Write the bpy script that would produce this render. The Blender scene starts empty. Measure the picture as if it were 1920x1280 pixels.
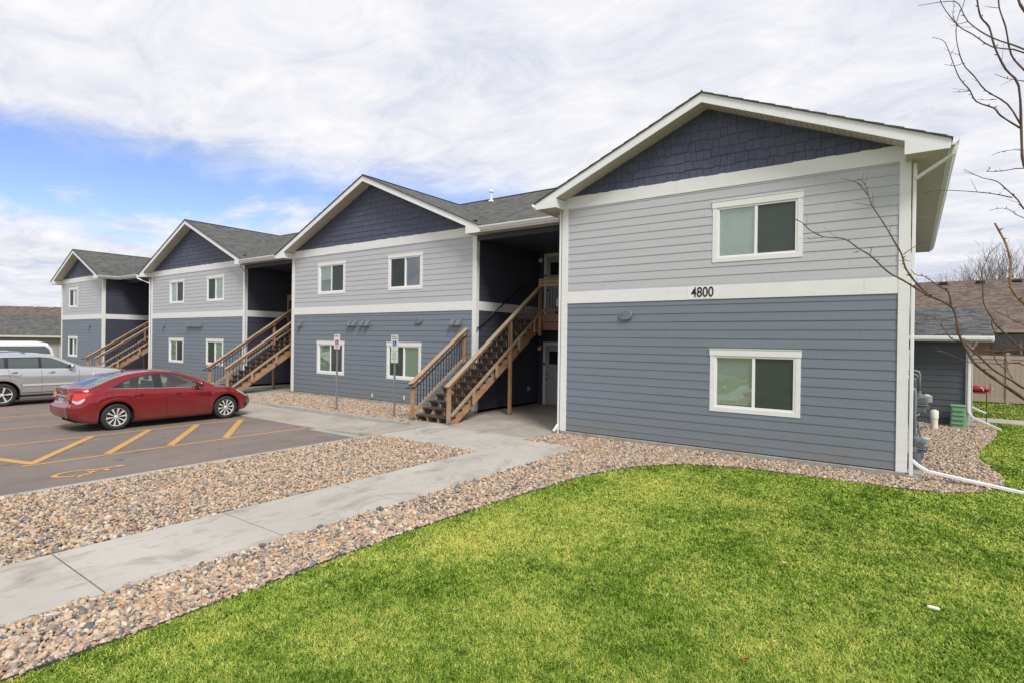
import bpy, math, random
import numpy as np
from mathutils import Vector, Matrix
random.seed(7); rng = np.random.default_rng(11)
SC = bpy.context.scene
COL = SC.collection
# ------------------------------------------------------------------ camera
CAM = dict(p=(0.0592, -11.8701, 2.2857), yaw=0.624, pitch=-0.0026, roll=0.0134, f=1039.45)
def cam_axes():
    y, p, r = CAM['yaw'], CAM['pitch'], CAM['roll']
    f = np.array([-math.sin(y)*math.cos(p), math.cos(y)*math.cos(p), math.sin(p)])
    rt = np.array([math.cos(y), math.sin(y), 0.0]); up = np.cross(rt, f)
    return np.array(CAM['p']), rt*math.cos(r)+up*math.sin(r), up*math.cos(r)-rt*math.sin(r), f
CP, CR, CU, CF = cam_axes()
cd = bpy.data.cameras.new('camera'); cam = bpy.data.objects.new('camera', cd); COL.objects.link(cam)
m = Matrix(((CR[0], CU[0], -CF[0], CP[0]), (CR[1], CU[1], -CF[1], CP[1]), (CR[2], CU[2], -CF[2], CP[2]), (0, 0, 0, 1)))
cam.matrix_world = m
cd.sensor_width = 36; cd.lens = 36*CAM['f']/1920; cd.clip_start = 0.05; cd.clip_end = 2000
SC.camera = cam
def at(px, py, depth):          # a point seen at (px,py) of the 1920 wide photo, `depth` metres in front of the camera
    d = CF + CR*((px-960)/CAM['f']) - CU*((py-640)/CAM['f'])
    return CP + d*depth
# ------------------------------------------------------------------ world, sun, exposure
SUN_EL, SUN_AZ = math.radians(48), math.radians(122)     # azimuth clockwise from +Y
w = bpy.data.worlds.new('World'); SC.world = w; w.use_nodes = True
nt = w.node_tree; nt.nodes.clear(); N = nt.nodes; Lk = nt.links
def nd(t, **k):
    n = N.new(t)
    for a, b in k.items(): setattr(n, a, b)
    return n
def mth(op, a, b=None, c=None, clamp=False):
    n = N.new('ShaderNodeMath'); n.operation = op; n.use_clamp = clamp
    for i, v in enumerate((a, b, c)):
        if v is None: continue
        if isinstance(v, (int, float)): n.inputs[i].default_value = v
        else: Lk.new(v, n.inputs[i])
    return n.outputs[0]
sky = nd('ShaderNodeTexSky', sky_type='NISHITA', sun_disc=False, sun_elevation=SUN_EL, sun_rotation=SUN_AZ, altitude=400, air_density=1.0, dust_density=0.4, ozone_density=2.0)
tc = nd('ShaderNodeTexCoord'); sep = nd('ShaderNodeSeparateXYZ'); Lk.new(tc.outputs['Generated'], sep.inputs[0])
X, Y, Z = sep.outputs
zz = mth('ADD', mth('MAXIMUM', Z, 0.0), 0.10)
u = mth('DIVIDE', X, zz); v = mth('DIVIDE', Y, zz)
cmb = nd('ShaderNodeCombineXYZ'); Lk.new(u, cmb.inputs[0]); Lk.new(v, cmb.inputs[1])
mp = nd('ShaderNodeMapping'); mp.inputs['Rotation'].default_value = (0, 0, math.radians(35)); mp.inputs['Scale'].default_value = (0.66, 1.0, 1); Lk.new(cmb.outputs[0], mp.inputs[0])
def noise(vec, sc, det, rough, dist=0.0):
    n = nd('ShaderNodeTexNoise'); n.inputs['Scale'].default_value = sc; n.inputs['Detail'].default_value = det
    n.inputs['Roughness'].default_value = rough; n.inputs['Distortion'].default_value = dist; Lk.new(vec, n.inputs['Vector']); return n.outputs['Fac']
n1 = noise(mp.outputs[0], 0.75, 7, 0.56, 0.25); n2 = noise(mp.outputs[0], 2.6, 6, 0.6); n3 = noise(mp.outputs[0], 0.35, 3, 0.5)
n5 = noise(mp.outputs[0], 4.2, 8, 0.66, 0.6)
n4 = noise(cmb.outputs[0], 1.1, 8, 0.6, 0.4)
# opening in the cloud deck: a band of clear air low in the north-west
el = mth('ARCTAN2', Z, mth('SQRT', mth('ADD', mth('MULTIPLY', X, X), mth('MULTIPLY', Y, Y))))
azr = mth('ARCTAN2', X, Y)                       # radians, 0 = +Y, negative = west
gap_el = mth('ADD', mth('ADD', 0.262, mth('MULTIPLY', azr, 0.035)), mth('MULTIPLY', mth('SUBTRACT', n2, 0.5), 0.16))
d1 = mth('DIVIDE', mth('SUBTRACT', el, gap_el), 0.078)
band = mth('POWER', 2.718, mth('MULTIPLY', mth('MULTIPLY', d1, d1), -1.0))
azm = mth('SUBTRACT', 1.0, mth('MULTIPLY', mth('ABSOLUTE', mth('ADD', azr, 1.15)), 1.25), clamp=True)
gap = mth('MULTIPLY', band, mth('MINIMUM', mth('MULTIPLY', azm, 2.2), 1.0))
cov = mth('ADD', mth('ADD', mth('ADD', mth('MULTIPLY', n1, 0.62), mth('MULTIPLY', n5, 0.20)), mth('MULTIPLY', n2, 0.36)), mth('MULTIPLY', gap, -0.345))
mr = nd('ShaderNodeMapRange'); mr.interpolation_type = 'SMOOTHSTEP'; mr.inputs[1].default_value = 0.22; mr.inputs[2].default_value = 0.52; Lk.new(cov, mr.inputs[0])
# cloud brightness: streaks, a little darker bellies
cb = mth('ADD', mth('ADD', mth('MULTIPLY', n4, 0.36), mth('MULTIPLY', n3, 0.22)), mth('MULTIPLY', n5, 0.42))
cr = nd('ShaderNodeValToRGB'); e = cr.color_ramp.elements
CLOUD = 0.635
e[0].position = 0.38; e[0].color = (0.580, 0.630, 0.760, 1)
e[1].position = 0.60; e[1].color = (0.965, 0.955, 0.965, 1)
e2 = cr.color_ramp.elements.new(0.49); e2.color = (0.800, 0.815, 0.875, 1)
Lk.new(cb, cr.inputs[0])
bgs = nd('ShaderNodeBackground'); bgs.inputs[1].default_value = 0.11
hs = nd('ShaderNodeHueSaturation'); hs.inputs['Saturation'].default_value = 1.1; Lk.new(sky.outputs[0], hs.inputs['Color']); tm = nd('ShaderNodeMix', data_type='RGBA', blend_type='MULTIPLY'); tm.inputs[0].default_value = 1.0; tm.inputs[7].default_value = (1.02, 0.90, 1.03, 1); Lk.new(hs.outputs[0], tm.inputs[6]); Lk.new(tm.outputs[2], bgs.inputs[0])
bgc = nd('ShaderNodeBackground'); bgc.inputs[1].default_value = CLOUD; Lk.new(cr.outputs[0], bgc.inputs[0])
mx = nd('ShaderNodeMixShader'); Lk.new(mr.outputs[0], mx.inputs[0]); Lk.new(bgs.outputs[0], mx.inputs[1]); Lk.new(bgc.outputs[0], mx.inputs[2])
wo = nd('ShaderNodeOutputWorld'); Lk.new(mx.outputs[0], wo.inputs[0])
sl = bpy.data.lights.new('sun', 'SUN'); sl.energy = 2.0; sl.angle = math.radians(18); sl.color = (1.0, 0.975, 0.94)
so = bpy.data.objects.new('sun', sl); COL.objects.link(so)
sd = Vector((math.sin(SUN_AZ)*math.cos(SUN_EL), math.cos(SUN_AZ)*math.cos(SUN_EL), math.sin(SUN_EL)))
so.rotation_euler = sd.to_track_quat('Z', 'Y').to_euler(); so.location = (10, -20, 30)
SC.view_settings.view_transform = 'Standard'; SC.view_settings.look = 'None'
SC.view_settings.exposure = 0.72; SC.view_settings.gamma = 1.0
SC.cycles.max_bounces = 8; SC.cycles.transparent_max_bounces = 24
try: SC.cycles.use_denoising = True
except Exception: pass
# ------------------------------------------------------------------ materials
M = {}
def mat(name, rgb, rough=0.6, metal=0.0, var=0.0, vscale=3.0, vstretch=(1, 1, 1), bump=0.0, bscale=30.0, rgb2=None, spec=None, coat=0.0, det=5, ramp=(0.35, 0.65)):
    """principled material; optional noise variation between rgb and rgb2 (or darker/lighter) and a noise bump, in object metres"""
    m = bpy.data.materials.new(name); m.use_nodes = True; t = m.node_tree; b = t.nodes['Principled BSDF']; l = t.links
    b.inputs['Base Color'].default_value = (*rgb, 1); b.inputs['Roughness'].default_value = rough; b.inputs['Metallic'].default_value = metal
    if spec is not None: b.inputs['Specular IOR Level'].default_value = spec
    if coat: b.inputs['Coat Weight'].default_value = coat; b.inputs['Coat Roughness'].default_value = 0.04
    co = t.nodes.new('ShaderNodeTexCoord'); mp = t.nodes.new('ShaderNodeMapping'); mp.inputs['Scale'].default_value = vstretch
    l.new(co.outputs['Object'], mp.inputs[0])
    if var or rgb2:
        n = t.nodes.new('ShaderNodeTexNoise'); n.inputs['Scale'].default_value = vscale; n.inputs['Detail'].default_value = det; n.inputs['Roughness'].default_value = 0.6
        l.new(mp.outputs[0], n.inputs['Vector'])
        r = t.nodes.new('ShaderNodeValToRGB'); r.color_ramp.elements[0].position = ramp[0]; r.color_ramp.elements[1].position = ramp[1]
        a = rgb if rgb2 else tuple(c*(1-var) for c in rgb); c2 = rgb2 if rgb2 else tuple(min(1, c*(1+var)) for c in rgb)
        r.color_ramp.elements[0].color = (*a, 1); r.color_ramp.elements[1].color = (*c2, 1)
        l.new(n.outputs['Fac'], r.inputs[0]); l.new(r.outputs[0], b.inputs['Base Color'])
    if bump:
        n2 = t.nodes.new('ShaderNodeTexNoise'); n2.inputs['Scale'].default_value = bscale; n2.inputs['Detail'].default_value = 6; l.new(mp.outputs[0], n2.inputs['Vector'])
        bp = t.nodes.new('ShaderNodeBump'); bp.inputs['Strength'].default_value = bump; bp.inputs['Distance'].default_value = 0.01
        l.new(n2.outputs['Fac'], bp.inputs['Height']); l.new(bp.outputs[0], b.inputs['Normal'])
    M[name] = m; return m
# ------------------------------------------------------------------ mesh builder
BASE = {}
class MB:
    def __init__(s): s.v = []; s.f = []; s.uv = None
    def add(s, vs, fs):
        n = len(s.v); s.v += [tuple(map(float, p)) for p in vs]; s.f += [tuple(n+i for i in f) for f in fs]; return s
    def quad(s, a, b, c, d): return s.add([a, b, c, d], [(0, 1, 2, 3)])
    def box(s, x0, x1, y0, y1, z0, z1):
        vs = [(x0, y0, z0), (x1, y0, z0), (x1, y1, z0), (x0, y1, z0), (x0, y0, z1), (x1, y0, z1), (x1, y1, z1), (x0, y1, z1)]
        return s.add(vs, [(0, 3, 2, 1), (4, 5, 6, 7), (0, 1, 5, 4), (1, 2, 6, 5), (2, 3, 7, 6), (3, 0, 4, 7)])
    def prism(s, poly, axis, a, b):        # polygon in the two other axes, extruded along axis from a to b
        def P(p, t): return {'x': (t, p[0], p[1]), 'y': (p[0], t, p[1]), 'z': (p[0], p[1], t)}[axis]
        n = len(poly)
        ar = sum(poly[i][0]*poly[(i+1) % n][1]-poly[(i+1) % n][0]*poly[i][1] for i in range(n))
        pl = list(poly) if (ar > 0) else list(poly)[::-1]
        if axis == 'y': pl = pl[::-1]
        vs = [P(p, a) for p in pl]+[P(p, b) for p in pl]
        if b < a: vs = [P(p, b) for p in pl]+[P(p, a) for p in pl]
        return s.add(vs, [tuple(range(n))[::-1], tuple(range(n, 2*n))]+[(i, (i+1) % n, n+(i+1) % n, n+i) for i in range(n)])
    def beam(s, p, q, wd, ht, up=(0, 0, 1)):     # oriented box from p to q, width wd (side), height ht
        p, q, up = Vector(p), Vector(q), Vector(up); d = (q-p).normalized(); sd = d.cross(up).normalized(); u2 = sd.cross(d).normalized()
        vs = []
        for c in (p, q):
            for a, b in ((-1, -1), (1, -1), (1, 1), (-1, 1)): vs.append(c+sd*(a*wd/2)+u2*(b*ht/2))
        return s.add(vs, [(3, 2, 1, 0), (4, 5, 6, 7), (0, 1, 5, 4), (1, 2, 6, 5), (2, 3, 7, 6), (3, 0, 4, 7)])
    def tube(s, pts, rad, n=8, cap=True):
        pts = [Vector(p) for p in pts]; k = len(pts)
        rs = [rad]*k if isinstance(rad, (int, float)) else list(rad)
        vs = []; prev = None
        for i, p in enumerate(pts):
            d = (pts[min(i+1, k-1)]-pts[max(i-1, 0)])
            if d.length < 1e-9: d = Vector((0, 0, 1))
            d.normalize()
            if prev is None: a = d.orthogonal().normalized()
            else:
                a = prev-d*prev.dot(d); a = a.normalized() if a.length > 1e-6 else d.orthogonal().normalized()
            prev = a; b = d.cross(a)
            for j in range(n):
                t = 2*math.pi*j/n; vs.append(p+(a*math.cos(t)+b*math.sin(t))*rs[i])
        fs = [(i*n+j, i*n+(j+1) % n, (i+1)*n+(j+1) % n, (i+1)*n+j) for i in range(k-1) for j in range(n)]
        if cap: fs += [tuple(range(n))[::-1], tuple((k-1)*n+j for j in range(n))]
        return s.add(vs, fs)
    def lathe(s, prof, c, axis='z', n=24):      # prof: (radius, along)
        vs = []
        for r, h in prof:
            for j in range(n):
                t = 2*math.pi*j/n; a, b = r*math.cos(t), r*math.sin(t)
                vs.append({'z': (c[0]+a, c[1]+b, c[2]+h), 'y': (c[0]+b, c[1]+h, c[2]+a), 'x': (c[0]+h, c[1]+a, c[2]+b)}[axis])
        k = len(prof)
        return s.add(vs, [(i*n+j, i*n+(j+1) % n, (i+1)*n+(j+1) % n, (i+1)*n+j) for i in range(k-1) for j in range(n)])
    def grid(s, P):                              # P: array rows x cols x 3
        r, c = len(P), len(P[0]); vs = [tuple(P[i][j]) for i in range(r) for j in range(c)]
        return s.add(vs, [(i*c+j, i*c+j+1, (i+1)*c+j+1, (i+1)*c+j) for i in range(r-1) for j in range(c-1)])
    def build(s, name, mt, parent=None, smooth=False, bevel=0.0, label=None, auto=None):
        base = BASE.get(parent.name, (0, 0, 0)) if parent is not None else (0, 0, 0)
        me = bpy.data.meshes.new(name); me.from_pydata([(p[0]-base[0], p[1]-base[1], p[2]-base[2]) for p in s.v], [], s.f)
        if s.uv is not None:
            ul = me.uv_layers.new(name='UVMap'); ul.data.foreach_set('uv', [c for f in s.uv for p in f for c in p])
        me.validate(clean_customdata=False); me.update()
        me.materials.append(M[mt] if isinstance(mt, str) else mt)
        if smooth or auto: me.shade_smooth()
        o = bpy.data.objects.new(name, me); COL.objects.link(o)
        if auto is not None: me.set_sharp_from_angle(angle=math.radians(auto))
        if parent is not None: o.parent = parent; BASE[o.name] = base
        if bevel:
            b = o.modifiers.new('bevel', 'BEVEL'); b.width = bevel; b.segments = 2; b.limit_method = 'ANGLE'; b.angle_limit = math.radians(40)
        if label: o['label'] = label
        return o
def tag(o, label=None, cat=None, group=None, kind=None):
    if label: o['label'] = label
    if cat: o['category'] = cat
    if group: o['group'] = group
    if kind: o['kind'] = kind
    return o
def empty(name, loc=(0, 0, 0), label=None, cat=None, group=None, base=None):
    o = bpy.data.objects.new(name, None); COL.objects.link(o); o.location = loc; o.empty_display_size = 0.2
    BASE[o.name] = tuple(loc) if base is None else base
    return tag(o, label, cat, group)
def kids(o): return list(o.children)
def copy_tree(o, parent=None):
    c = o.copy(); COL.objects.link(c); c.parent = parent
    for ch in kids(o): copy_tree(ch, c)
    return c
def struct(o): o['kind'] = 'structure'; return o
def clip_poly(poly, a, b, c):           # keep a*x+b*y<=c
    out = []
    for i in range(len(poly)):
        p, q = poly[i], poly[(i+1) % len(poly)]; dp = a*p[0]+b*p[1]-c; dq = a*q[0]+b*q[1]-c
        if dp <= 0: out.append(p)
        if dp*dq < 0:
            t = dp/(dp-dq); out.append((p[0]+(q[0]-p[0])*t, p[1]+(q[1]-p[1])*t))
    return out
def inpoly(px, py, poly):
    c = np.zeros(len(px), bool); n = len(poly)
    for i in range(n):
        x1, y1 = poly[i]; x2, y2 = poly[(i+1) % n]
        if y1 == y2: continue
        k = ((y1 > py) != (y2 > py)) & (px < (x2-x1)*(py-y1)/(y2-y1)+x1); c ^= k
    return c
def text_mesh(body, size, extrude=0.004, bold=0.0):
    cu = bpy.data.curves.new('t', 'FONT'); cu.body = body; cu.size = size; cu.extrude = extrude; cu.align_x = 'CENTER'; cu.align_y = 'CENTER'; cu.offset = bold
    o = bpy.data.objects.new('t', cu); COL.objects.link(o); dg = bpy.context.evaluated_depsgraph_get()
    me = bpy.data.meshes.new_from_object(o.evaluated_get(dg)); vs = [tuple(v.co) for v in me.vertices]; fs = [tuple(p.vertices) for p in me.polygons]
    bpy.data.objects.remove(o); bpy.data.curves.remove(cu); bpy.data.meshes.remove(me); return vs, fs
WHITE = (0.74, 0.735, 0.71)
mat('white_trim', WHITE, 0.5, var=0.03, vscale=2, bump=0.05, bscale=60, vstretch=(1, 1, 6))
mat('white_vinyl', (0.80, 0.80, 0.80), 0.35)
mat('white_metal', (0.76, 0.76, 0.75), 0.35, var=0.03, vscale=4)
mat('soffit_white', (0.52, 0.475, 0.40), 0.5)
mat('siding_light', (0.458, 0.461, 0.476), 0.6, var=0.035, vscale=1.2, vstretch=(0.5, 0.5, 8), bump=0.12, bscale=40)
mat('siding_dark', (0.166, 0.196, 0.228), 0.6, var=0.05, vscale=1.2, vstretch=(0.5, 0.5, 8), bump=0.12, bscale=40)
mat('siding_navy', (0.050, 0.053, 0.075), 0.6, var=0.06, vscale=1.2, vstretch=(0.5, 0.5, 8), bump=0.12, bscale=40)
mat('shake_navy', (0.070, 0.078, 0.122), 0.65, var=0.14, vscale=5, vstretch=(1.2, 1, 0.8), bump=0.2, bscale=50)
def concrete_mat(name, c1, c2, stain, amt):
    m = bpy.data.materials.new(name); m.use_nodes = True; t = m.node_tree; bs = t.nodes['Principled BSDF']; l = t.links; bs.inputs['Roughness'].default_value = .88; bs.inputs['Specular IOR Level'].default_value = .25
    co = t.nodes.new('ShaderNodeTexCoord')
    def nz(s_, d, sc=(1, 1, 1), r=.6, dist=0, off=0):
        mp = t.nodes.new('ShaderNodeMapping'); mp.inputs['Scale'].default_value = sc; mp.inputs['Location'].default_value = (off, off, 0); l.new(co.outputs['Object'], mp.inputs[0])
        n = t.nodes.new('ShaderNodeTexNoise'); n.inputs['Scale'].default_value = s_; n.inputs['Detail'].default_value = d; n.inputs['Roughness'].default_value = r; n.inputs['Distortion'].default_value = dist; l.new(mp.outputs[0], n.inputs['Vector']); return n.outputs['Fac']
    def ramp(f, p0, c0, p1, c_1):
        r = t.nodes.new('ShaderNodeValToRGB'); r.color_ramp.elements[0].position = p0; r.color_ramp.elements[1].position = p1; r.color_ramp.elements[0].color = (*c0, 1); r.color_ramp.elements[1].color = (*c_1, 1); l.new(f, r.inputs[0]); return r.outputs[0]
    def mix(f, a, b, mode='MIX'):
        x = t.nodes.new('ShaderNodeMix'); x.data_type = 'RGBA'; x.blend_type = mode
        if isinstance(f, float): x.inputs[0].default_value = f
        else: l.new(f, x.inputs[0])
        l.new(a, x.inputs[6])
        if isinstance(b, tuple): x.inputs[7].default_value = (*b, 1)
        else: l.new(b, x.inputs[7])
        return x.outputs[2]
    base = ramp(nz(.7, 6), .36, c1, .64, c2)
    st = ramp(nz(1.6, 9, (1, .55, 1), .72, .8, 3), .50, (0, 0, 0), .72, (amt, amt, amt)); base = mix(st, base, stain)
    st2 = ramp(nz(7, 8, (1, .35, 1), .75, .3, 9), .56, (0, 0, 0), .70, (amt*.9, amt*.9, amt*.9)); base = mix(st2, base, stain)
    base = mix(.8, base, ramp(nz(230, 3), .3, (.80, .80, .80), .7, (1.14, 1.14, 1.14)), 'MULTIPLY')
    l.new(base, bs.inputs['Base Color']); bp = t.nodes.new('ShaderNodeBump'); bp.inputs['Strength'].default_value = .25; bp.inputs['Distance'].default_value = .004; l.new(nz(120, 6), bp.inputs['Height']); l.new(bp.outputs[0], bs.inputs['Normal']); M[name] = m
concrete_mat('concrete', (0.41, 0.382, 0.34), (0.47, 0.44, 0.395), (0.235, 0.195, 0.155), .9)
concrete_mat('concrete_tan', (0.335, 0.305, 0.26), (0.43, 0.395, 0.34), (0.24, 0.195, 0.145), .85)
mat('foundation', (0.36, 0.35, 0.33), 0.9, var=0.08, vscale=3, bump=0.3, bscale=60)
mat('kerb_concrete', (0.34, 0.33, 0.30), 0.9, var=0.10, vscale=2, bump=0.3, bscale=60)
mat('glass_dark', (0.02, 0.025, 0.025), 0.05, spec=0.8)
mat('room_dark', (0.03, 0.032, 0.03), 0.9)
mat('blind_pale', (0.40, 0.42, 0.37), 0.7)
mat('screen_mesh', (0.060, 0.066, 0.060), 0.8)
mat('vent_grey', (0.15, 0.17, 0.185), 0.5)
mat('black_metal', (0.012, 0.012, 0.014), 0.4)
mat('black_paint', (0.01, 0.01, 0.013), 0.5)
mat('steel', (0.35, 0.36, 0.36), 0.4, metal=0.8)
mat('door_grey', (0.36, 0.37, 0.38), 0.45)
mat('meter_grey', (0.115, 0.135, 0.145), 0.5, var=0.1, vscale=8)
mat('pipe_grey', (0.20, 0.215, 0.21), 0.5, var=0.1, vscale=8)
mat('green_box', (0.17, 0.33, 0.19), 0.5, var=0.06, vscale=6)
mat('pvc', (0.72, 0.70, 0.60), 0.4)
mat('soil', (0.06, 0.045, 0.03), 0.95, var=0.3, vscale=8)
mat('edging', (0.04, 0.038, 0.04), 0.7)
mat('yellow_paint', (0.32, 0.20, 0.10), 0.8, rgb2=(0.54, 0.30, 0.085), vscale=22, det=9, ramp=(.36, .50), bump=0.15, bscale=120)
def glass_pane(name, tint, rough=0.02, f0=.25):
    m = bpy.data.materials.new(name); m.use_nodes = True; t = m.node_tree; t.nodes.clear(); l = t.links
    o = t.nodes.new('ShaderNodeOutputMaterial'); mx = t.nodes.new('ShaderNodeMixShader'); tr = t.nodes.new('ShaderNodeBsdfTransparent'); gl = t.nodes.new('ShaderNodeBsdfGlossy')
    lw = t.nodes.new('ShaderNodeLayerWeight'); pw = t.nodes.new('ShaderNodeMath'); pw.operation = 'POWER'; pw.inputs[1].default_value = 4.5; l.new(lw.outputs['Facing'], pw.inputs[0]); fr = t.nodes.new('ShaderNodeMath'); fr.operation = 'MULTIPLY_ADD'; fr.inputs[1].default_value = 1-f0; fr.inputs[2].default_value = f0; l.new(pw.outputs[0], fr.inputs[0]); tr.inputs[0].default_value = (*tint, 1); gl.inputs['Roughness'].default_value = rough
    gl.inputs['Color'].default_value = (0.9, 0.97, 0.95, 1)
    nz = t.nodes.new('ShaderNodeTexNoise'); nz.inputs['Scale'].default_value = 1.3; co = t.nodes.new('ShaderNodeTexCoord'); l.new(co.outputs['Object'], nz.inputs['Vector'])
    bp = t.nodes.new('ShaderNodeBump'); bp.inputs['Strength'].default_value = 0.35; bp.inputs['Distance'].default_value = 0.03; l.new(nz.outputs['Fac'], bp.inputs['Height']); l.new(bp.outputs[0], gl.inputs['Normal'])
    l.new(fr.outputs[0], mx.inputs[0]); l.new(tr.outputs[0], mx.inputs[1]); l.new(gl.outputs[0], mx.inputs[2]); l.new(mx.outputs[0], o.inputs[0]); M[name] = m
glass_pane('window_glass', (0.76, 0.88, 0.79))
def wood(name, a, b, grey):
    m = bpy.data.materials.new(name); m.use_nodes = True; t = m.node_tree; bs = t.nodes['Principled BSDF']; l = t.links; bs.inputs['Roughness'].default_value = 0.75
    co = t.nodes.new('ShaderNodeTexCoord'); mp = t.nodes.new('ShaderNodeMapping'); mp.inputs['Scale'].default_value = (9, 1.1, 1.6); l.new(co.outputs['Object'], mp.inputs[0])
    n = t.nodes.new('ShaderNodeTexNoise'); n.inputs['Scale'].default_value = 3.2; n.inputs['Detail'].default_value = 8; n.inputs['Distortion'].default_value = 0.6; l.new(mp.outputs[0], n.inputs['Vector'])
    r = t.nodes.new('ShaderNodeValToRGB'); r.color_ramp.elements[0].position = .32; r.color_ramp.elements[1].position = .68
    r.color_ramp.elements[0].color = (*a, 1); r.color_ramp.elements[1].color = (*b, 1); l.new(n.outputs['Fac'], r.inputs[0])
    g = t.nodes.new('ShaderNodeTexNoise'); g.inputs['Scale'].default_value = 1.4; g.inputs['Detail'].default_value = 5; l.new(co.outputs['Object'], g.inputs['Vector'])
    r2 = t.nodes.new('ShaderNodeValToRGB'); r2.color_ramp.elements[0].position = .42; r2.color_ramp.elements[1].position = .60; l.new(g.outputs['Fac'], r2.inputs[0])
    mx = t.nodes.new('ShaderNodeMix'); mx.data_type = 'RGBA'; ml = t.nodes.new('ShaderNodeMath'); ml.operation = 'MULTIPLY'; ml.inputs[1].default_value = grey; l.new(r2.outputs[0], ml.inputs[0])
    l.new(ml.outputs[0], mx.inputs[0]); l.new(r.outputs[0], mx.inputs[6]); mx.inputs[7].default_value = (0.34, 0.285, 0.23, 1); l.new(mx.outputs[2], bs.inputs['Base Color'])
    bp = t.nodes.new('ShaderNodeBump'); bp.inputs['Strength'].default_value = .3; bp.inputs['Distance'].default_value = .004; l.new(n.outputs['Fac'], bp.inputs['Height']); l.new(bp.outputs[0], bs.inputs['Normal'])
    M[name] = m
wood('wood_cedar', (0.29, 0.135, 0.055), (0.46, 0.25, 0.12), 0.42)
wood('wood_weathered', (0.30, 0.19, 0.11), (0.44, 0.31, 0.195), 0.7)
wood('wood_red', (0.15, 0.055, 0.028), (0.26, 0.11, 0.055), 0.15)
mat('tread_grey', (0.045, 0.047, 0.055), 0.85, var=0.25, vscale=14, bump=0.3, bscale=50)
def shingle(name, cols, row=0.14, wid=0.30):
    m = bpy.data.materials.new(name); m.use_nodes = True; t = m.node_tree; bs = t.nodes['Principled BSDF']; l = t.links; bs.inputs['Roughness'].default_value = 0.95; bs.inputs['Specular IOR Level'].default_value = .2
    uv = t.nodes.new('ShaderNodeUVMap'); uv.uv_map = 'UVMap'
    br = t.nodes.new('ShaderNodeTexBrick'); br.inputs['Scale'].default_value = 1.0; br.inputs['Brick Width'].default_value = wid; br.inputs['Row Height'].default_value = row
    br.inputs['Mortar Size'].default_value = 0.006; br.inputs['Color1'].default_value = (0, 0, 0, 1); br.inputs['Color2'].default_value = (1, 1, 1, 1); br.inputs['Mortar'].default_value = (0, 0, 0, 1); br.offset = 0.37; br.squash = 0.7; br.squash_frequency = 3
    l.new(uv.outputs[0], br.inputs['Vector'])
    r = t.nodes.new('ShaderNodeValToRGB'); r.color_ramp.elements[0].color = (*cols[0], 1); r.color_ramp.elements[1].color = (*cols[2], 1); k = r.color_ramp.elements.new(.5); k.color = (*cols[1], 1)
    l.new(br.outputs['Color'], r.inputs[0])
    n = t.nodes.new('ShaderNodeTexNoise'); n.inputs['Scale'].default_value = 45; n.inputs['Detail'].default_value = 6; n.inputs['Roughness'].default_value = .7; l.new(uv.outputs[0], n.inputs['Vector'])
    mx = t.nodes.new('ShaderNodeMix'); mx.data_type = 'RGBA'; mx.blend_type = 'MULTIPLY'; mx.inputs[0].default_value = 0.6
    r2 = t.nodes.new('ShaderNodeValToRGB'); r2.color_ramp.elements[0].position = .3; r2.color_ramp.elements[1].position = .7; r2.color_ramp.elements[0].color = (.55, .55, .55, 1); r2.color_ramp.elements[1].color = (1.3, 1.3, 1.3, 1)
    l.new(n.outputs['Fac'], r2.inputs[0]); l.new(r.outputs[0], mx.inputs[6]); l.new(r2.outputs[0], mx.inputs[7]); l.new(mx.outputs[2], bs.inputs['Base Color'])
    bp = t.nodes.new('ShaderNodeBump'); bp.inputs['Strength'].default_value = .6; bp.inputs['Distance'].default_value = .01; l.new(br.outputs['Fac'], bp.inputs['Height']); bp.invert = True; l.new(bp.outputs[0], bs.inputs['Normal'])
    M[name] = m
shingle('shingle_grey', ((0.070, 0.070, 0.067), (0.105, 0.105, 0.100), (0.145, 0.142, 0.133)))
shingle('shingle_charcoal', ((0.055, 0.058, 0.062), (0.10, 0.103, 0.108), (0.16, 0.16, 0.16)))
shingle('shingle_brown', ((0.10, 0.075, 0.06), (0.145, 0.11, 0.09), (0.19, 0.15, 0.125)))

def splash(name, tint=(0.20, 0.165, 0.125)):
    """rain splashed dirt on the first boards above the ground"""
    m = M[name]; t = m.node_tree; bs = t.nodes['Principled BSDF']; l = t.links; src = bs.inputs['Base Color'].links[0].from_socket
    co = t.nodes.new('ShaderNodeTexCoord'); sp = t.nodes.new('ShaderNodeSeparateXYZ'); l.new(co.outputs['Object'], sp.inputs[0])
    n = t.nodes.new('ShaderNodeTexNoise'); n.inputs['Scale'].default_value = 2.2; n.inputs['Detail'].default_value = 9; n.inputs['Roughness'].default_value = .75; l.new(co.outputs['Object'], n.inputs['Vector'])
    mr = t.nodes.new('ShaderNodeMapRange'); mr.inputs[1].default_value = .75; mr.inputs[2].default_value = .08; mr.inputs[3].default_value = 0; mr.inputs[4].default_value = .8; l.new(sp.outputs[2], mr.inputs[0])
    r = t.nodes.new('ShaderNodeValToRGB'); r.color_ramp.elements[0].position = .38; r.color_ramp.elements[1].position = .72; l.new(n.outputs['Fac'], r.inputs[0])
    mu = t.nodes.new('ShaderNodeMath'); mu.operation = 'MULTIPLY'; l.new(mr.outputs[0], mu.inputs[0]); l.new(r.outputs[0], mu.inputs[1])
    x = t.nodes.new('ShaderNodeMix'); x.data_type = 'RGBA'; l.new(mu.outputs[0], x.inputs[0]); l.new(src, x.inputs[6]); x.inputs[7].default_value = (*tint, 1); l.new(x.outputs[2], bs.inputs['Base Color'])
splash('siding_dark'); splash('foundation', (.16, .12, .08))
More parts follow.
